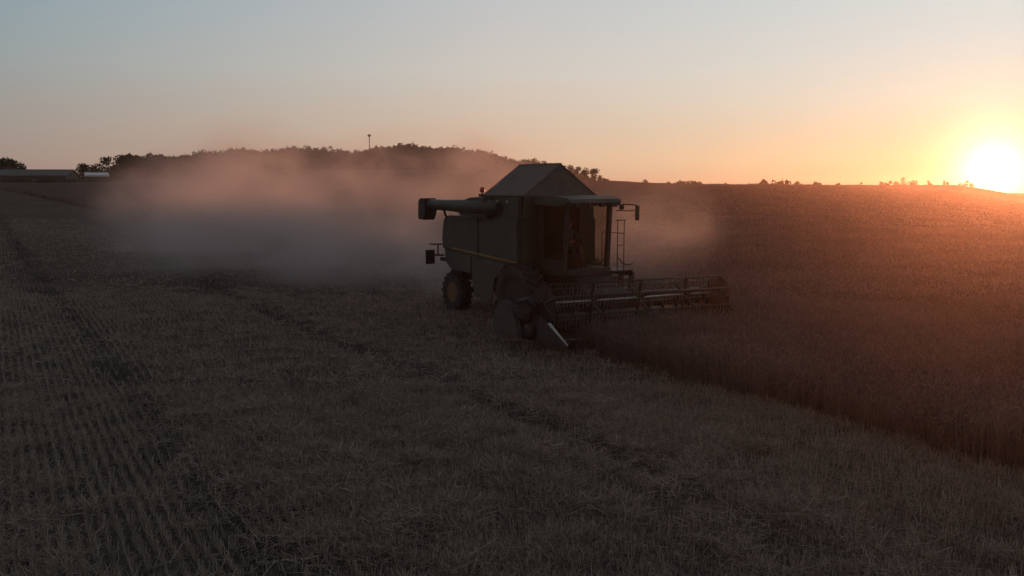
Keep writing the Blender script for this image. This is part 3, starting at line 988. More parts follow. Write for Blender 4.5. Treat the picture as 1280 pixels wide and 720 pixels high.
# ------------------------------------------------------------------ the driver
def build_driver():
    J = {'pelvis': (0.62, -0.06, 2.17, 0.13), 'waist': (0.58, -0.06, 2.33, 0.12), 'chest': (0.57, -0.06, 2.53, 0.14), 'neckb': (0.58, -0.06, 2.70, 0.085),
         'neck': (0.60, -0.06, 2.76, 0.05), 'head0': (0.62, -0.06, 2.83, 0.075), 'head1': (0.625, -0.06, 2.92, 0.088), 'head2': (0.615, -0.06, 2.99, 0.06),
         'nose': (0.725, -0.06, 2.885, 0.012)}
    E = [('pelvis', 'waist'), ('waist', 'chest'), ('chest', 'neckb'), ('neckb', 'neck'), ('neck', 'head0'), ('head0', 'head1'), ('head1', 'head2'), ('head0', 'nose')]
    for s, t in ((-1, 'r'), (1, 'l')):
        y = -0.06
        J.update({'sh' + t: (0.58, y + s * 0.19, 2.65, 0.062), 'el' + t: (0.72, y + s * 0.25, 2.40, 0.045), 'wr' + t: (0.95, y + s * 0.20, 2.42, 0.03), 'pa' + t: (1.03, y + s * 0.18, 2.43, 0.032),
                  'hip' + t: (0.66, y + s * 0.10, 2.16, 0.09), 'kn' + t: (1.02, y + s * 0.13, 2.19, 0.062), 'an' + t: (1.10, y + s * 0.13, 1.80, 0.042), 'to' + t: (1.25, y + s * 0.14, 1.745, 0.035)})
        E += [('neckb', 'sh' + t), ('sh' + t, 'el' + t), ('el' + t, 'wr' + t), ('wr' + t, 'pa' + t), ('pelvis', 'hip' + t), ('hip' + t, 'kn' + t), ('kn' + t, 'an' + t), ('an' + t, 'to' + t)]
        for k in range(4):
            nm = 'f%d' % k + t
            J[nm] = (1.085, y + s * (0.205 - 0.02 * k), 2.44 - 0.004 * k, 0.010)
            J[nm + 'b'] = (1.10, y + s * (0.203 - 0.02 * k), 2.405, 0.009)
            E += [('pa' + t, nm), (nm, nm + 'b')]
        J['th' + t] = (1.06, y + s * 0.14, 2.43, 0.011)
        E += [('pa' + t, 'th' + t)]
    names = list(J)
    me = bpy.data.meshes.new('person')
    me.from_pydata([MW @ Vector(J[n][:3]) for n in names], [(names.index(a), names.index(b)) for a, b in E], [])
    o = bpy.data.objects.new('person', me)
    COL.objects.link(o)
    sk = o.modifiers.new('skin', 'SKIN')
    for i, n in enumerate(names):
        d = me.skin_vertices[0].data[i]
        d.radius = (J[n][3], J[n][3])
        d.use_root = (n == 'pelvis')
    sb = o.modifiers.new('sub', 'SUBSURF'); sb.levels = 1; sb.render_levels = 2
    me.materials.append(M['skin'])
    dg = bpy.context.evaluated_depsgraph_get()
    new = bpy.data.meshes.new_from_object(o.evaluated_get(dg))
    o.modifiers.clear()
    o.data = new
    new.materials.clear()
    for k in ('skin', 'shirt', 'cloth'): new.materials.append(M[k])
    inv = MW.inverted()
    for p in new.polygons:
        c = inv @ p.center
        p.use_smooth = True
        p.material_index = 0 if (c.z > 2.74 or c.x > 0.95 and c.z > 2.36) else (1 if c.z > 2.26 else 2)
    tag(o, 'person in dark work clothes seated at the wheel inside the harvester cab', 'person')
    cap = MB()
    cap.lathe([(0.098, 2.93), (0.099, 2.97), (0.085, 3.02), (0.05, 3.05), (0.01, 3.06)], (0.615, -0.06, 0), 'Z', 18)
    cap.box((0.73, -0.06, 2.94), (0.12, 0.15, 0.014), 0.005)
    c = cap.build('cap', M['cloth'], o)
    c.data.transform(MW)


build_driver()


# ------------------------------------------------------------------ trees
def tree_arrays(h, w, kind, nleaf, leaf, rng):
    """leaf quads (N,4,3) and tones of a tree of height h, crown width w, base at the origin"""
    if kind == 'pine':
        k = 9
        cz = rng.uniform(0.45, 0.95, k) * h
        cr = w * 0.32 * (1.15 - 0.75 * (cz / h - 0.45) / 0.5)
        ca = rng.uniform(0, 2 * PI, k); cd_ = rng.uniform(0, 0.28, k) * w
        cx, cy = np.cos(ca) * cd_, np.sin(ca) * cd_
    elif kind == 'bush':
        k = 9
        ca = rng.uniform(0, 2 * PI, k); cd_ = rng.uniform(0.05, 0.5, k) * w
        cx, cy = np.cos(ca) * cd_ * 1.1, np.sin(ca) * cd_ * 0.6
        cz = rng.uniform(0.1, 0.75, k) * h * (1.0 - 0.9 * cd_ / w)
        cr = w * rng.uniform(0.10, 0.22, k)
    else:
        k = 12
        cz = rng.uniform(0.2, 0.86, k) * h
        f = np.sin(np.clip((cz / h - 0.12) / 0.88, 0, 1) * PI) ** 0.6
        ca = rng.uniform(0, 2 * PI, k); cd_ = rng.uniform(0.1, 0.36, k) * w * f
        cx, cy = np.cos(ca) * cd_, np.sin(ca) * cd_
        cr = w * rng.uniform(0.17, 0.28, k)
    idx = rng.integers(0, k, nleaf)
    d = rng.normal(0, 1, (nleaf, 3)); d /= np.linalg.norm(d, axis=1)[:, None]
    rad = cr[idx] * rng.uniform(0.45, 1.05, nleaf) ** 0.6
    p = np.stack([cx[idx], cy[idx], cz[idx]], -1) + d * rad[:, None] * np.array([1, 1, 0.8])
    z0_, z1_ = p[:, 2].min(), p[:, 2].max()
    lo_ = 0.26 * h if kind == 'pine' else 0.05 * h
    p[:, 2] = lo_ + (p[:, 2] - z0_) / (z1_ - z0_) * (h - lo_)
    cz = lo_ + (cz - z0_) / (z1_ - z0_) * (h - lo_)
    a = rng.normal(0, 1, (nleaf, 3)); a /= np.linalg.norm(a, axis=1)[:, None]
    b = np.cross(a, d + 1e-3); b /= np.linalg.norm(b, axis=1)[:, None] + 1e-6
    s = leaf * rng.uniform(0.6, 1.4, nleaf)[:, None]
    q = np.stack([p - a * s, p - b * s * 0.6, p + a * s, p + b * s * 0.6], 1)
    tone = np.clip(0.3 + 0.5 * rng.random(k)[idx] + 0.3 * (rng.random(nleaf) - 0.5), 0, 1)
    return q, tone, (cx, cy, cz)


def lone_tree(name, x, y, h, w, kind, label, cat, group, nleaf=900, seed=0):
    rng = np.random.default_rng(100 + seed)
    z = float(terrain(x, y)) - 0.1
    root = empty(name, (x, y, z))
    tag(root, label, cat, group)
    q, tone, (cx, cy, cz) = tree_arrays(h, w, kind, nleaf, max(0.18, w * 0.055), rng)
    np_mesh('crown', q.reshape(-1, 3), np.arange(len(q) * 4).reshape(-1, 4), M['leaf'], {'tone': np.repeat(tone, 4)}, root)
    t = MB()
    tr = 0.03 * h
    t.tube([(0, 0, 0), (0.02 * h, 0, 0.4 * h), (0, 0.01 * h, 0.88 * h)], [tr, tr * 0.7, tr * 0.2], 7)
    for k in range(0, len(cx), 2):
        t.tube([(0.01 * h, 0, max(0.1 * h, cz[k] - 0.2 * h)), (cx[k], cy[k], cz[k])], [tr * 0.4, tr * 0.12], 5)
    t.build('trunk', M['bark'], root)
    return root


FP = [(92, 216), (98, 211), (105, 205), (118, 204), (130, 197), (145, 195), (200, 196), (250, 191), (300, 188), (350, 186), (400, 186), (440, 188), (460, 187), (480, 183), (520, 182), (560, 184), (600, 189), (620, 194), (640, 199), (660, 199), (680, 203), (690, 205)]
FPX = np.array([p[0] for p in FP], float); FPY = np.array([p[1] for p in FP], float)


def build_forest():
    rng = np.random.default_rng(5)
    Vs, Ts = [], []
    for row in range(5):
        px = 150.0 + row * 1.3
        while px < 690:
            near = px < 235
            D = (430 if near else 660) + row * 14 + rng.uniform(-5, 5)
            step = (5.2 if near else 4.3) * rng.uniform(0.75, 1.3)
            ty = np.interp(px, FPX, FPY) + rng.normal(0, 1.7) + (0.6 if row < 3 else 0.0) + 2.0 * math.sin(px * 0.09) * math.sin(px * 0.031 + 1)
            g = at(px, ty, D)
            zg = float(terrain(g.x, g.y))
            h = max(6.0, g.z - zg)
            # front rows step down the slope
            h *= (0.93 if row == 0 else 1.0)
            w = min(h * 0.5, 8.0) * rng.uniform(0.8, 1.2)
            kind = 'pine' if (rng.random() < 0.55 and px > 440) else 'broad'
            q, tone, _ = tree_arrays(h, w, kind, 230 if row < 4 else 150, 0.72, rng)
            q = q + np.array([g.x, g.y, zg - 0.2])
            # trunk: two crossed tapered faces rising into the crown
            for a in (0.3, 1.9):
                sx, sy = math.cos(a) * 0.22, math.sin(a) * 0.22
                q = np.concatenate([q, np.array([[[g.x - sx, g.y - sy, zg - 0.2], [g.x + sx, g.y + sy, zg - 0.2], [g.x + sx * 0.4, g.y + sy * 0.4, zg + 0.8 * h], [g.x - sx * 0.4, g.y - sy * 0.4, zg + 0.8 * h]]])])
                tone = np.append(tone, 0.0)
            Vs.append(q.reshape(-1, 3)); Ts.append(np.repeat(tone, 4))
            px += step
    # undergrowth that closes the wood's foot
    for i in range(420):
        px = rng.uniform(130, 700)
        D = (415 if px < 235 else 645) + rng.uniform(-8, 30)
        g = at(px, 225, D); zg = float(terrain(g.x, g.y))
        q, tone, _ = tree_arrays(rng.uniform(2.5, 6), rng.uniform(4, 7), 'broad', 60, 0.6, rng)
        Vs.append((q + np.array([g.x, g.y, zg - 0.8])).reshape(-1, 3)); Ts.append(np.repeat(tone, 4))
    V = np.concatenate(Vs)
    o = np_mesh('forest', V, np.arange(len(V)).reshape(-1, 4), M['leaf'], {'tone': np.concatenate(Ts)})
    tag(o, 'dark wood covering the low hill behind the field', 'forest', kind='stuff')


build_forest()

# trees one can tell apart: name, px, top y, distance, px width, kind, label
LONE = [
    (4, 196, 345, 22, 'broad', 'dark tree at the left border of the photo, behind the long barn'),
    (19, 198, 350, 17, 'broad', 'dark rounded tree just right of the one at the left border, behind the barn'),
    (28, 206, 352, 10, 'broad', 'low bush like tree falling away right of the two trees behind the barn'),
    (94, 215, 392, 9, 'broad', 'small low tree between the long barn and the white roofed shed'),
    (105, 204, 400, 15, 'broad', 'round tree rising left above the white roofed shed'),
    (120, 204, 402, 15, 'broad', 'tree standing directly above the white roofed shed'),
    (135, 195, 410, 18, 'broad', 'taller tree where the wood begins, right above the end of the white shed'),
    (147, 194, 415, 17, 'broad', 'tall dark tree second in the wood edge right of the white shed'),
    (704, 206, 640, 11, 'pine', 'pine at the thin right end of the wood, nearest the tank cover'),
    (713, 206, 645, 10, 'broad', 'second tree right of the tank cover on the thin end of the wood'),
    (722, 208, 640, 10, 'pine', 'third tree right of the tank cover, with sky showing through its crown'),
    (731, 209, 640, 11, 'broad', 'fourth tree right of the tank cover, broad and loose'),
    (741, 210, 636, 11, 'pine', 'last tall tree at the right end of the wood'),
    (749, 219, 630, 8, 'broad', 'short tree stepping down past the last tall one of the wood'),
    (757, 222, 630, 7, 'broad', 'low bush closing the right end of the wood above the cab roof'),
]
for i, (px, ty, D, wpx, kind, lab) in enumerate(LONE):
    wpx *= 1.45
    kind = 'broad'
    g = at(px, ty, D)
    zg = float(terrain(g.x, g.y))
    lone_tree('tree', g.x, g.y, max(3.0, g.z - zg), wpx / F * D * 1.05, kind, lab, 'tree', 'trees standing out from the wood', 900, i)

BUSH = [(808, 224, 9), (836, 227, 6), (850, 225.5, 16), (869, 225.5, 15), (906, 228.5, 6), (955, 223.5, 10), (974, 224, 13), (984, 224.5, 12), (998, 226, 10),
        (1019, 226.5, 11), (1047, 228, 6), (1077, 228, 7), (1108, 225.5, 12), (1128, 221, 14), (1142, 225, 10), (1161, 225, 7), (1180, 225, 7), (1207, 225, 14)]
BL = ['small tree on the skyline just right of the mirror', 'tiny bush on the skyline between the mirror tree and the long hedge bushes', 'wide low bush on the skyline, left one of a pair',
      'wide low bush on the skyline, right one of a pair', 'tiny bush alone right of the low pair on the skyline', 'round topped tree above the far end of the header on the skyline',
      'left tree of a close pair on the skyline right of the round topped tree', 'right tree of the close pair on the skyline', 'low bush just right of the close pair on the skyline',
      'flat double bush halfway along the right skyline', 'tiny bush right of the flat double bush on the skyline', 'tiny low bush midway between the halfway bush and the tallest skyline tree',
      'low wide bush left beside the tallest tree on the right skyline', 'tallest round tree on the right skyline, left of the sun', 'bush right beside the tallest skyline tree',
      'small pointed bush, second from the sun glow', 'small bush last before the sun glow', 'bush half lost in the sun glow on the skyline']
for i, ((px, ty, wpx), lab) in enumerate(zip(BUSH, BL)):
    rc = float(np.interp(px, R_PX, R_R))
    D = rc * 1.0 + 12
    g = at(px, ty, D)
    zg = float(terrain(g.x, g.y))
    lone_tree('bush', g.x, g.y, max(0.55, g.z - zg), wpx / F * D * 1.25, 'bush', lab, 'bush', 'bushes along the right skyline', 300, 40 + i)

# ------------------------------------------------------------------ farm buildings and the mast
M['roof'] = principled('grey_sheet_roof', (0.10, 0.108, 0.11), 0.75, 0, 0.12, 0.3)
M['wall'] = principled('dark_barn_wall', (0.055, 0.05, 0.048), 0.85, 0, 0.2, 0.5)
M['pale'] = principled('pale_sheet_roof', (0.68, 0.74, 0.78), 0.5, 0, 0.06, 0.4)
M['door'] = principled('pale_door', (0.42, 0.42, 0.40), 0.7)


def barn(name, pxl, pxr, ytop, yeave, D, depth, wallm, roofm, label, cat, doors=()):
    a = at(pxl, yeave, D); b = at(pxr, yeave, D + 4)
    mid = (a + b) / 2
    zg = float(terrain(mid.x, mid.y)) - 0.2
    ln = (b - a).to_2d().length
    ang = math.atan2(b.y - a.y, b.x - a.x)
    root = empty(name, (mid.x, mid.y, zg), ang)
    tag(root, label, cat)
    ze = max(1.5, a.z - zg)
    zt = max(ze + 1.0, at(pxl, ytop, D + depth / 2).z - zg)
    w = MB()
    w.prism([(0.0, 0.0), (depth, 0.0), (depth, ze), (depth / 2, zt - 0.1), (0.0, ze)], -ln / 2, ln / 2, 0, 'X')
    wl = w.build('wall', wallm, root)
    r = MB()
    for (p, q) in (((-0.5, ze - 0.25), (depth / 2, zt)), ((depth + 0.5, ze - 0.25), (depth / 2, zt))):
        r.face([(-ln / 2 - 0.5, p[0], p[1] + 0.06), (ln / 2 + 0.5, p[0], p[1] + 0.06), (ln / 2 + 0.5, q[0], q[1] + 0.06), (-ln / 2 - 0.5, q[0], q[1] + 0.06)], 0.08)
    n = int(ln / 1.2)
    for k in range(n + 1):
        xx = -ln / 2 + ln * k / n
        r.box((xx, depth / 4 - 0.25, (ze + zt) / 2 - 0.03), (0.08, math.hypot(depth / 2 + 0.5, zt - ze + 0.25), 0.10), 0, Matrix.Rotation(math.atan2(zt - ze + 0.25, depth / 2 + 0.5), 3, 'X'))
    r.build('roof', roofm, root)
    for (dx, dw, dh, z0) in doors:
        MB().box((dx, -0.03, z0 + dh / 2), (dw, 0.1, dh), 0.02).build('door', M['door'], root)
    return root


barn('barn', -40, 82, 212, 218.8, 330, 13, M['wall'], M['roof'], 'long low grey roofed barn at the far left edge of the field', 'barn', ((6.0, 3.2, 1.6, 0.0), (15.5, 2.4, 1.4, 0.0)))
barn('shed', 108, 135, 216.0, 219.6, 372, 9, M['wall'], M['pale'], 'small shed with pale bright roof in front of the trees', 'shed')

# a hedge line under the buildings
def hedge():
    rng = np.random.default_rng(77)
    Vs, Ts = [], []
    for i in range(190):
        px = rng.uniform(-60, 150)
        D = 318 + rng.uniform(-4, 6) + max(0, px - 80) * 0.6
        g = at(px, 225, D); zg = float(terrain(g.x, g.y))
        q, tone, _ = tree_arrays(rng.uniform(0.8, 2.3), rng.uniform(2.5, 4.5), 'broad', 50, 0.3, rng)
        Vs.append((q + np.array([g.x, g.y, zg - 0.25])).reshape(-1, 3)); Ts.append(np.repeat(tone, 4))
    V = np.concatenate(Vs)
    o = np_mesh('hedge', V, np.arange(len(V)).reshape(-1, 4), M['leaf'], {'tone': np.concatenate(Ts)})
    tag(o, 'low dark hedge along the field edge below the barn', 'hedge')


hedge()

g = at(461.5, 168, 700)
gz = float(terrain(g.x, g.y))
mast = empty('mast', (g.x, g.y, gz))
tag(mast, 'thin mast with a wider head rising above the wood', 'mast')
hm = g.z - gz
m_ = MB()
m_.tube([(0, 0, 0), (0, 0, hm - 0.5)], [0.5, 0.3], 10)
m_.build('pole', M['black'], mast)
m_ = MB()
m_.lathe([(0.4, hm - 1.9), (1.0, hm - 1.6), (1.05, hm - 1.3), (1.0, hm - 0.3), (0.7, hm)], (0, 0, 0), 'Z', 14)
for k in range(6):
    a = 2 * PI * k / 6
    m_.box((1.2 * math.cos(a), 1.2 * math.sin(a), hm - 0.8), (0.22, 0.22, 1.1), 0.03, Matrix.Rotation(a, 3, 'Z'))
m_.build('mast_head', M['black'], mast)


# ------------------------------------------------------------------ dust and flare veil
def dust_cloud(name, ells, dens, color, aniso, label, nscale=0.22, seed=0.0, step=0.35, noise_lo=0.36, noise_hi=0.62):
    """ells: (cx,cy,cz, rx,ry,rz, weight) in world metres; closed hull around them, density falls to nothing inside it"""
    # hull: union of spheres, remeshed into one closed skin
    bm = bmesh.new()
    for (cx, cy, cz, rx, ry, rz, w) in ells:
        r = bmesh.ops.create_icosphere(bm, subdivisions=3, radius=1.0)
        bmesh.ops.scale(bm, vec=(rx * 1.03, ry * 1.03, rz * 1.03), verts=r['verts'])
        bmesh.ops.translate(bm, vec=(cx, cy, cz), verts=r['verts'])
    me = bpy.data.meshes.new(name)
    bm.to_mesh(me); bm.free()
    o = bpy.data.objects.new(name, me)
    COL.objects.link(o)
    rm = o.modifiers.new('remesh', 'REMESH'); rm.mode = 'VOXEL'; rm.voxel_size = max(0.6, ells[0][3] / 12)
    dg = bpy.context.evaluated_depsgraph_get()
    new = bpy.data.meshes.new_from_object(o.evaluated_get(dg))
    o.modifiers.clear(); o.data = new
    m, nt, out = new_mat(name)
    N, L = nt.nodes, nt.links
    geo = N.new('ShaderNodeTexCoord')
    pos = geo.outputs['Object']
    # wobble the lookup so the lobes break up
    nw = N.new('ShaderNodeTexNoise'); nw.inputs['Scale'].default_value = 0.16; nw.inputs['Detail'].default_value = 3
    L.new(pos, nw.inputs['Vector'])
    s1 = N.new('ShaderNodeVectorMath'); s1.operation = 'SUBTRACT'; s1.inputs[1].default_value = (0.5, 0.5, 0.5)
    L.new(nw.outputs['Color'], s1.inputs[0])
    s2 = N.new('ShaderNodeVectorMath'); s2.operation = 'SCALE'; s2.inputs['Scale'].default_value = 5.0
    L.new(s1.outputs[0], s2.inputs[0])
    s3 = N.new('ShaderNodeVectorMath'); s3.operation = 'ADD'
    L.new(pos, s3.inputs[0]); L.new(s2.outputs[0], s3.inputs[1])
    wp = s3.outputs[0]
    total = None
    for (cx, cy, cz, rx, ry, rz, w) in ells:
        a = N.new('ShaderNodeVectorMath'); a.operation = 'SUBTRACT'; a.inputs[1].default_value = (cx, cy, cz)
        b = N.new('ShaderNodeVectorMath'); b.operation = 'DIVIDE'; b.inputs[1].default_value = (rx, ry, rz)
        # keep inside the hull: blend wobbled and true distance
        L.new(wp, a.inputs[0]); L.new(a.outputs[0], b.inputs[0])
        l = N.new('ShaderNodeVectorMath'); l.operation = 'LENGTH'; L.new(b.outputs[0], l.inputs[0])
        a2 = N.new('ShaderNodeVectorMath'); a2.operation = 'SUBTRACT'; a2.inputs[1].default_value = (cx, cy, cz)
        b2 = N.new('ShaderNodeVectorMath'); b2.operation = 'DIVIDE'; b2.inputs[1].default_value = (rx, ry, rz)
        L.new(pos, a2.inputs[0]); L.new(a2.outputs[0], b2.inputs[0])
        l2 = N.new('ShaderNodeVectorMath'); l2.operation = 'LENGTH'; L.new(b2.outputs[0], l2.inputs[0])
        mr = N.new('ShaderNodeMapRange'); mr.interpolation_type = 'SMOOTHERSTEP'
        mr.inputs['From Min'].default_value = 1.0; mr.inputs['From Max'].default_value = 0.15
        mr.inputs['To Max'].default_value = w
        L.new(l.outputs['Value'], mr.inputs['Value'])
        mr2 = N.new('ShaderNodeMapRange'); mr2.interpolation_type = 'SMOOTHSTEP'
        mr2.inputs['From Min'].default_value = 1.0; mr2.inputs['From Max'].default_value = 0.7
        L.new(l2.outputs['Value'], mr2.inputs['Value'])
        mm = N.new('ShaderNodeMath'); mm.operation = 'MULTIPLY'
        L.new(mr.outputs[0], mm.inputs[0]); L.new(mr2.outputs[0], mm.inputs[1])
        if total is None: total = mm.outputs[0]
        else:
            ad = N.new('ShaderNodeMath'); ad.operation = 'ADD'
            L.new(total, ad.inputs[0]); L.new(mm.outputs[0], ad.inputs[1]); total = ad.outputs[0]
    mp = N.new('ShaderNodeMapping'); mp.inputs['Location'].default_value = (seed, seed * 2, 0); mp.inputs['Scale'].default_value = (1, 1, 1.5)
    L.new(pos, mp.inputs['Vector'])
    n1 = N.new('ShaderNodeTexNoise'); n1.inputs['Scale'].default_value = nscale; n1.inputs['Detail'].default_value = 7
    n1.inputs['Roughness'].default_value = 0.62
    L.new(mp.outputs[0], n1.inputs['Vector'])
    mr = N.new('ShaderNodeMapRange'); mr.inputs['From Min'].default_value = noise_lo; mr.inputs['From Max'].default_value = noise_hi
    mr.inputs['To Min'].default_value = 0.10; mr.inputs['To Max'].default_value = 1.0
    mr.interpolation_type = 'SMOOTHSTEP'
    L.new(n1.outputs['Fac'], mr.inputs['Value'])
    mu = N.new('ShaderNodeMath'); mu.operation = 'MULTIPLY'
    L.new(total, mu.inputs[0]); L.new(mr.outputs[0], mu.inputs[1])
    mu2 = N.new('ShaderNodeMath'); mu2.operation = 'MULTIPLY'; mu2.inputs[1].default_value = dens
    L.new(mu.outputs[0], mu2.inputs[0])
    pv = N.new('ShaderNodeVolumePrincipled')
    pv.inputs['Color'].default_value = (*color, 1)
    pv.inputs['Anisotropy'].default_value = aniso
    L.new(mu2.outputs[0], pv.inputs['Density'])
    L.new(pv.outputs[0], out.inputs['Volume'])
    try: m.cycles.volume_step_rate = step
    except Exception: pass
    try: m.volume_step_rate = step
    except Exception: pass
    new.materials.clear(); new.materials.append(m)
    tag(o, label, 'dust', kind='stuff')
    return o


dust_cloud('dust_cloud', [
    (-2.9, 31.6, 0.6, 2.6, 3.2, 1.6, 1.0),
    (-6.2, 35.0, 1.0, 6.4, 5.4, 2.8, 1.15),
    (-12.5, 40.5, 1.0, 8.0, 7.0, 2.9, 0.95),
    (-18.5, 51.0, 1.2, 7.5, 9.0, 3.4, 0.8),
    (-6.5, 39.0, 2.4, 5.5, 5.0, 3.4, 0.6),
    (-11.0, 43.5, 2.8, 8.0, 7.0, 4.6, 0.8),
    (-17.5, 53.0, 2.8, 10.0, 9.0, 5.4, 0.85),
    (-22.0, 62.0, 2.4, 8.5, 9.0, 4.4, 0.45),
    (-3.5, 45.0, 3.8, 8.5, 7.0, 4.0, 0.65),
    (-17.0, 56.0, 6.0, 5.5, 6.0, 3.0, 0.3),
], 0.22, (0.72, 0.67, 0.68), 0.5, 'big cloud of dust trailing left behind the harvester', 0.24, 3.0, 0.35, 0.38, 0.60)
dust_cloud('dust_cloud', [
    (4.8, 32.0, 1.9, 3.2, 4.0, 2.9, 0.55),
    (2.0, 33.0, 1.8, 3.2, 3.8, 2.9, 0.5),
    (6.4, 35.0, 2.3, 2.8, 3.6, 2.4, 0.35),
], 0.20, (0.72, 0.66, 0.66), 0.5, 'smaller patch of dust drifting right behind the cab', 0.45, 9.0)

# added low volume, stands in for lens flare over the near field and wheat
bm = bmesh.new()
bmesh.ops.create_cone(bm, cap_ends=True, segments=64, radius1=105.0, radius2=90.0, depth=6.6)
bmesh.ops.translate(bm, vec=(45, 66, 1.75), verts=bm.verts[:])
me = bpy.data.meshes.new('flare_veil'); bm.to_mesh(me); bm.free()
dv_ = bpy.data.objects.new('flare_veil', me); COL.objects.link(dv_)
m, nt, out = new_mat('flare_veil')
pv = nt.nodes.new('ShaderNodeVolumePrincipled')
pv.inputs['Color'].default_value = (0.86, 0.58, 0.47, 1)
pv.inputs['Density'].default_value = 0.00052
pv.inputs['Anisotropy'].default_value = 0.86
nt.links.new(pv.outputs[0], out.inputs['Volume'])
me.materials.append(m)
tag(dv_, 'thin added veil imitating lens flare low over the field towards the sun', 'dust', kind='stuff')

# ------------------------------------------------------------------ haze
bm = bmesh.new()
bmesh.ops.create_cube(bm, size=1.0)
bmesh.ops.scale(bm, vec=(2600, 2600, 58), verts=bm.verts[:])
bmesh.ops.translate(bm, vec=(0, 0, 58 / 2 - 8.5), verts=bm.verts[:])
me = bpy.data.meshes.new('haze'); bm.to_mesh(me); bm.free()
hz = bpy.data.objects.new('haze', me); COL.objects.link(hz)
m, nt, out = new_mat('haze_air')
pv = nt.nodes.new('ShaderNodeVolumePrincipled')
pv.inputs['Color'].default_value = (0.9, 0.84, 0.78, 1)
HAZE_D = 0.00005
pv.inputs['Density'].default_value = HAZE_D
pv.inputs['Anisotropy'].default_value = 0.78
nt.links.new(pv.outputs[0], out.inputs['Volume'])
me.materials.append(m)
tag(hz, 'thin warm evening haze over the whole field', 'haze', kind='stuff')

# ------------------------------------------------------------------ sky and sun
w = bpy.data.worlds.new('World')
scene.world = w
w.use_nodes = True
nt = w.node_tree
N, L = nt.nodes, nt.links
N.clear()
out = N.new('ShaderNodeOutputWorld')
sky = N.new('ShaderNodeTexSky'); sky.sky_type = 'NISHITA'; sky.sun_disc = False
sky.sun_elevation = SUN_EL; sky.sun_rotation = SUN_AZ
sky.air_density = 1.0; sky.dust_density = 2.0
bg1 = N.new('ShaderNodeBackground'); bg1.inputs['Strength'].default_value = 0.005
L.new(sky.outputs[0], bg1.inputs['Color'])
tcn = N.new('ShaderNodeTexCoord')
vec = tcn.outputs['Generated']


def math_(op, a, b=None, c=None):
    n = N.new('ShaderNodeMath'); n.operation = op
    for i, v in enumerate((a, b, c)):
        if v is None: continue
        if isinstance(v, (int, float)): n.inputs[i].default_value = v
        else: L.new(v, n.inputs[i])
    return n.outputs[0]


nrm = N.new('ShaderNodeVectorMath'); nrm.operation = 'NORMALIZE'; L.new(vec, nrm.inputs[0])
sep = N.new('ShaderNodeSeparateXYZ'); L.new(nrm.outputs[0], sep.inputs[0])
el = math_('MULTIPLY', math_('ARCSINE', sep.outputs['Z']), 180 / PI)
el01 = math_('DIVIDE', el, 90.0)
# azimuth distance from the sun
flat = N.new('ShaderNodeCombineXYZ'); L.new(sep.outputs['X'], flat.inputs[0]); L.new(sep.outputs['Y'], flat.inputs[1])
fn = N.new('ShaderNodeVectorMath'); fn.operation = 'NORMALIZE'; L.new(flat.outputs[0], fn.inputs[0])
dp = N.new('ShaderNodeVectorMath'); dp.operation = 'DOT_PRODUCT'; L.new(fn.outputs[0], dp.inputs[0])
dp.inputs[1].default_value = (math.sin(SUN_AZ), math.cos(SUN_AZ), 0)
phi = math_('MULTIPLY', math_('ARCCOSINE', math_('MINIMUM', math_('MAXIMUM', dp.outputs['Value'], -1.0), 1.0)), 180 / PI)


def lin(c):
    return tuple(((v / 255) / 12.92 if v / 255 <= 0.04045 else ((v / 255 + 0.055) / 1.055) ** 2.4) for v in c)


def ramp(stops):
    r = N.new('ShaderNodeValToRGB')
    cr = r.color_ramp
    cr.interpolation = 'LINEAR'
    while len(cr.elements) < len(stops): cr.elements.new(0.5)
    for e, (p, c) in zip(cr.elements, stops):
        e.position = p
        e.color = (*c, 1)
    L.new(el01, r.inputs[0])
    return r.outputs['Color']


def deg(d): return d / 90.0


ZEN = (0.070, 0.088, 0.115)
MID = (0.15, 0.165, 0.18)
r0 = ramp([(0.0, lin((232, 180, 124))), (deg(1.2), lin((238, 202, 150))), (deg(5), lin((229, 221, 202))), (deg(8), lin((219, 220, 213))), (deg(10.3), lin((212, 219, 216))), (deg(24), (0.30, 0.35, 0.38)), (deg(50), MID), (1.0, ZEN)])
r1 = ramp([(0.0, lin((204, 165, 142))), (deg(1.5), lin((214, 182, 155))), (deg(4), lin((210, 189, 169))), (deg(7), lin((206, 199, 190))), (deg(11.5), lin((193, 194, 195))), (deg(24), (0.24, 0.29, 0.33)), (deg(50), MID), (1.0, ZEN)])
r2 = ramp([(0.0, lin((156, 134, 124))), (deg(1.5), lin((161, 142, 132))), (deg(3.5), lin((158, 149, 142))), (deg(7), lin((149, 157, 158))), (deg(10.3), lin((138, 157, 165))), (deg(24), (0.16, 0.22, 0.26)), (deg(50), MID), (1.0, ZEN)])
r3 = ramp([(0.0, (0.17, 0.13, 0.12)), (deg(6), (0.20, 0.155, 0.15)), (deg(12), (0.17, 0.155, 0.16)), (deg(50), MID), (1.0, ZEN)])


def mixc(f, a, b):
    n = N.new('ShaderNodeMix'); n.data_type = 'RGBA'
    L.new(f, n.inputs['Factor']); L.new(a, n.inputs['A']); L.new(b, n.inputs['B'])
    return n.outputs['Result']


def mrange(v, a, b):
    n = N.new('ShaderNodeMapRange'); n.interpolation_type = 'LINEAR'
    n.inputs['From Min'].default_value = a; n.inputs['From Max'].default_value = b
    L.new(v, n.inputs['Value'])
    return n.outputs[0]


c = mixc(mrange(phi, 0, 29), r0, r1)
c = mixc(mrange(phi, 29, 60), c, r2)
c = mixc(mrange(phi, 60, 140), c, r3)
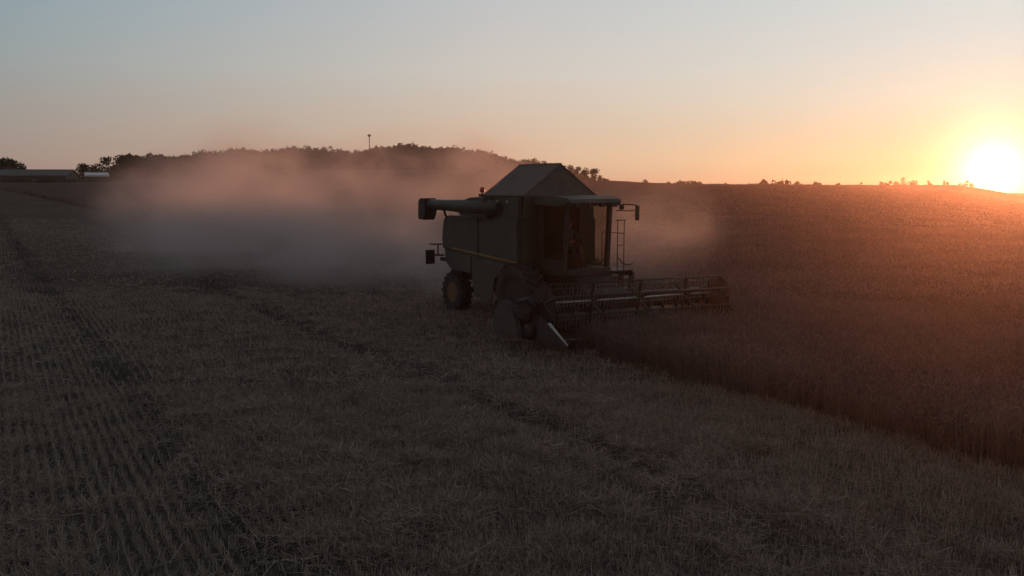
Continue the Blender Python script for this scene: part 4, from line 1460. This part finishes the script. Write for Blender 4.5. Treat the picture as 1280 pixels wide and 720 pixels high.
# the sun and the bright aureole round it
d3 = N.new('ShaderNodeVectorMath'); d3.operation = 'DOT_PRODUCT'
L.new(nrm.outputs[0], d3.inputs[0]); d3.inputs[1].default_value = tuple(SUN)
th = math_('MULTIPLY', math_('ARCCOSINE', math_('MINIMUM', d3.outputs['Value'], 1.0)), 180 / PI)


def aureole(col, amp, width, power):
    e = math_('EXPONENT', math_('MULTIPLY', math_('POWER', math_('DIVIDE', th, width), power), -1.0))
    e = math_('MULTIPLY', e, amp)
    n = N.new('ShaderNodeVectorMath'); n.operation = 'SCALE'
    n.inputs[0].default_value = col
    L.new(e, n.inputs['Scale'])
    return n.outputs[0]


def addc(a, b):
    n = N.new('ShaderNodeVectorMath'); n.operation = 'ADD'
    L.new(a, n.inputs[0]); L.new(b, n.inputs[1]); return n.outputs[0]


c = addc(c, aureole((1.0, 0.92, 0.62), 2.9, 1.3, 1.25))
c = addc(c, aureole((0.5, 0.48, 0.03), 0.45, 3.0, 1.5))
c = addc(c, aureole((0.25, 0.10, 0.0), 0.12, 7.0, 1.5))
bg2 = N.new('ShaderNodeBackground'); bg2.inputs['Strength'].default_value = 1.0
L.new(c, bg2.inputs['Color'])
ash = N.new('ShaderNodeAddShader'); L.new(bg1.outputs[0], ash.inputs[0]); L.new(bg2.outputs[0], ash.inputs[1])
L.new(ash.outputs[0], out.inputs['Surface'])

sd = bpy.data.lights.new('sun', 'SUN')
sd.energy = 3.2
sd.angle = R(1.0)
sd.color = (1.0, 0.38, 0.17)
so = bpy.data.objects.new('sun', sd); COL.objects.link(so)
so.location = SUN * 60
so.rotation_euler = SUN.to_track_quat('Z', 'Y').to_euler()

# ------------------------------------------------------------------ render settings
scene.view_settings.view_transform = 'Standard'
scene.view_settings.look = 'None'
scene.view_settings.exposure = 0.0
scene.view_settings.gamma = 1.0
scene.render.engine = 'CYCLES'
cy = scene.cycles
cy.max_bounces = 6
cy.diffuse_bounces = 2
cy.glossy_bounces = 2
cy.transmission_bounces = 4
cy.transparent_max_bounces = 8
cy.volume_bounces = 1
cy.volume_max_steps = 256
cy.use_denoising = True
cy.sample_clamp_indirect = 4.0
cy.caustics_reflective = False
cy.caustics_refractive = False
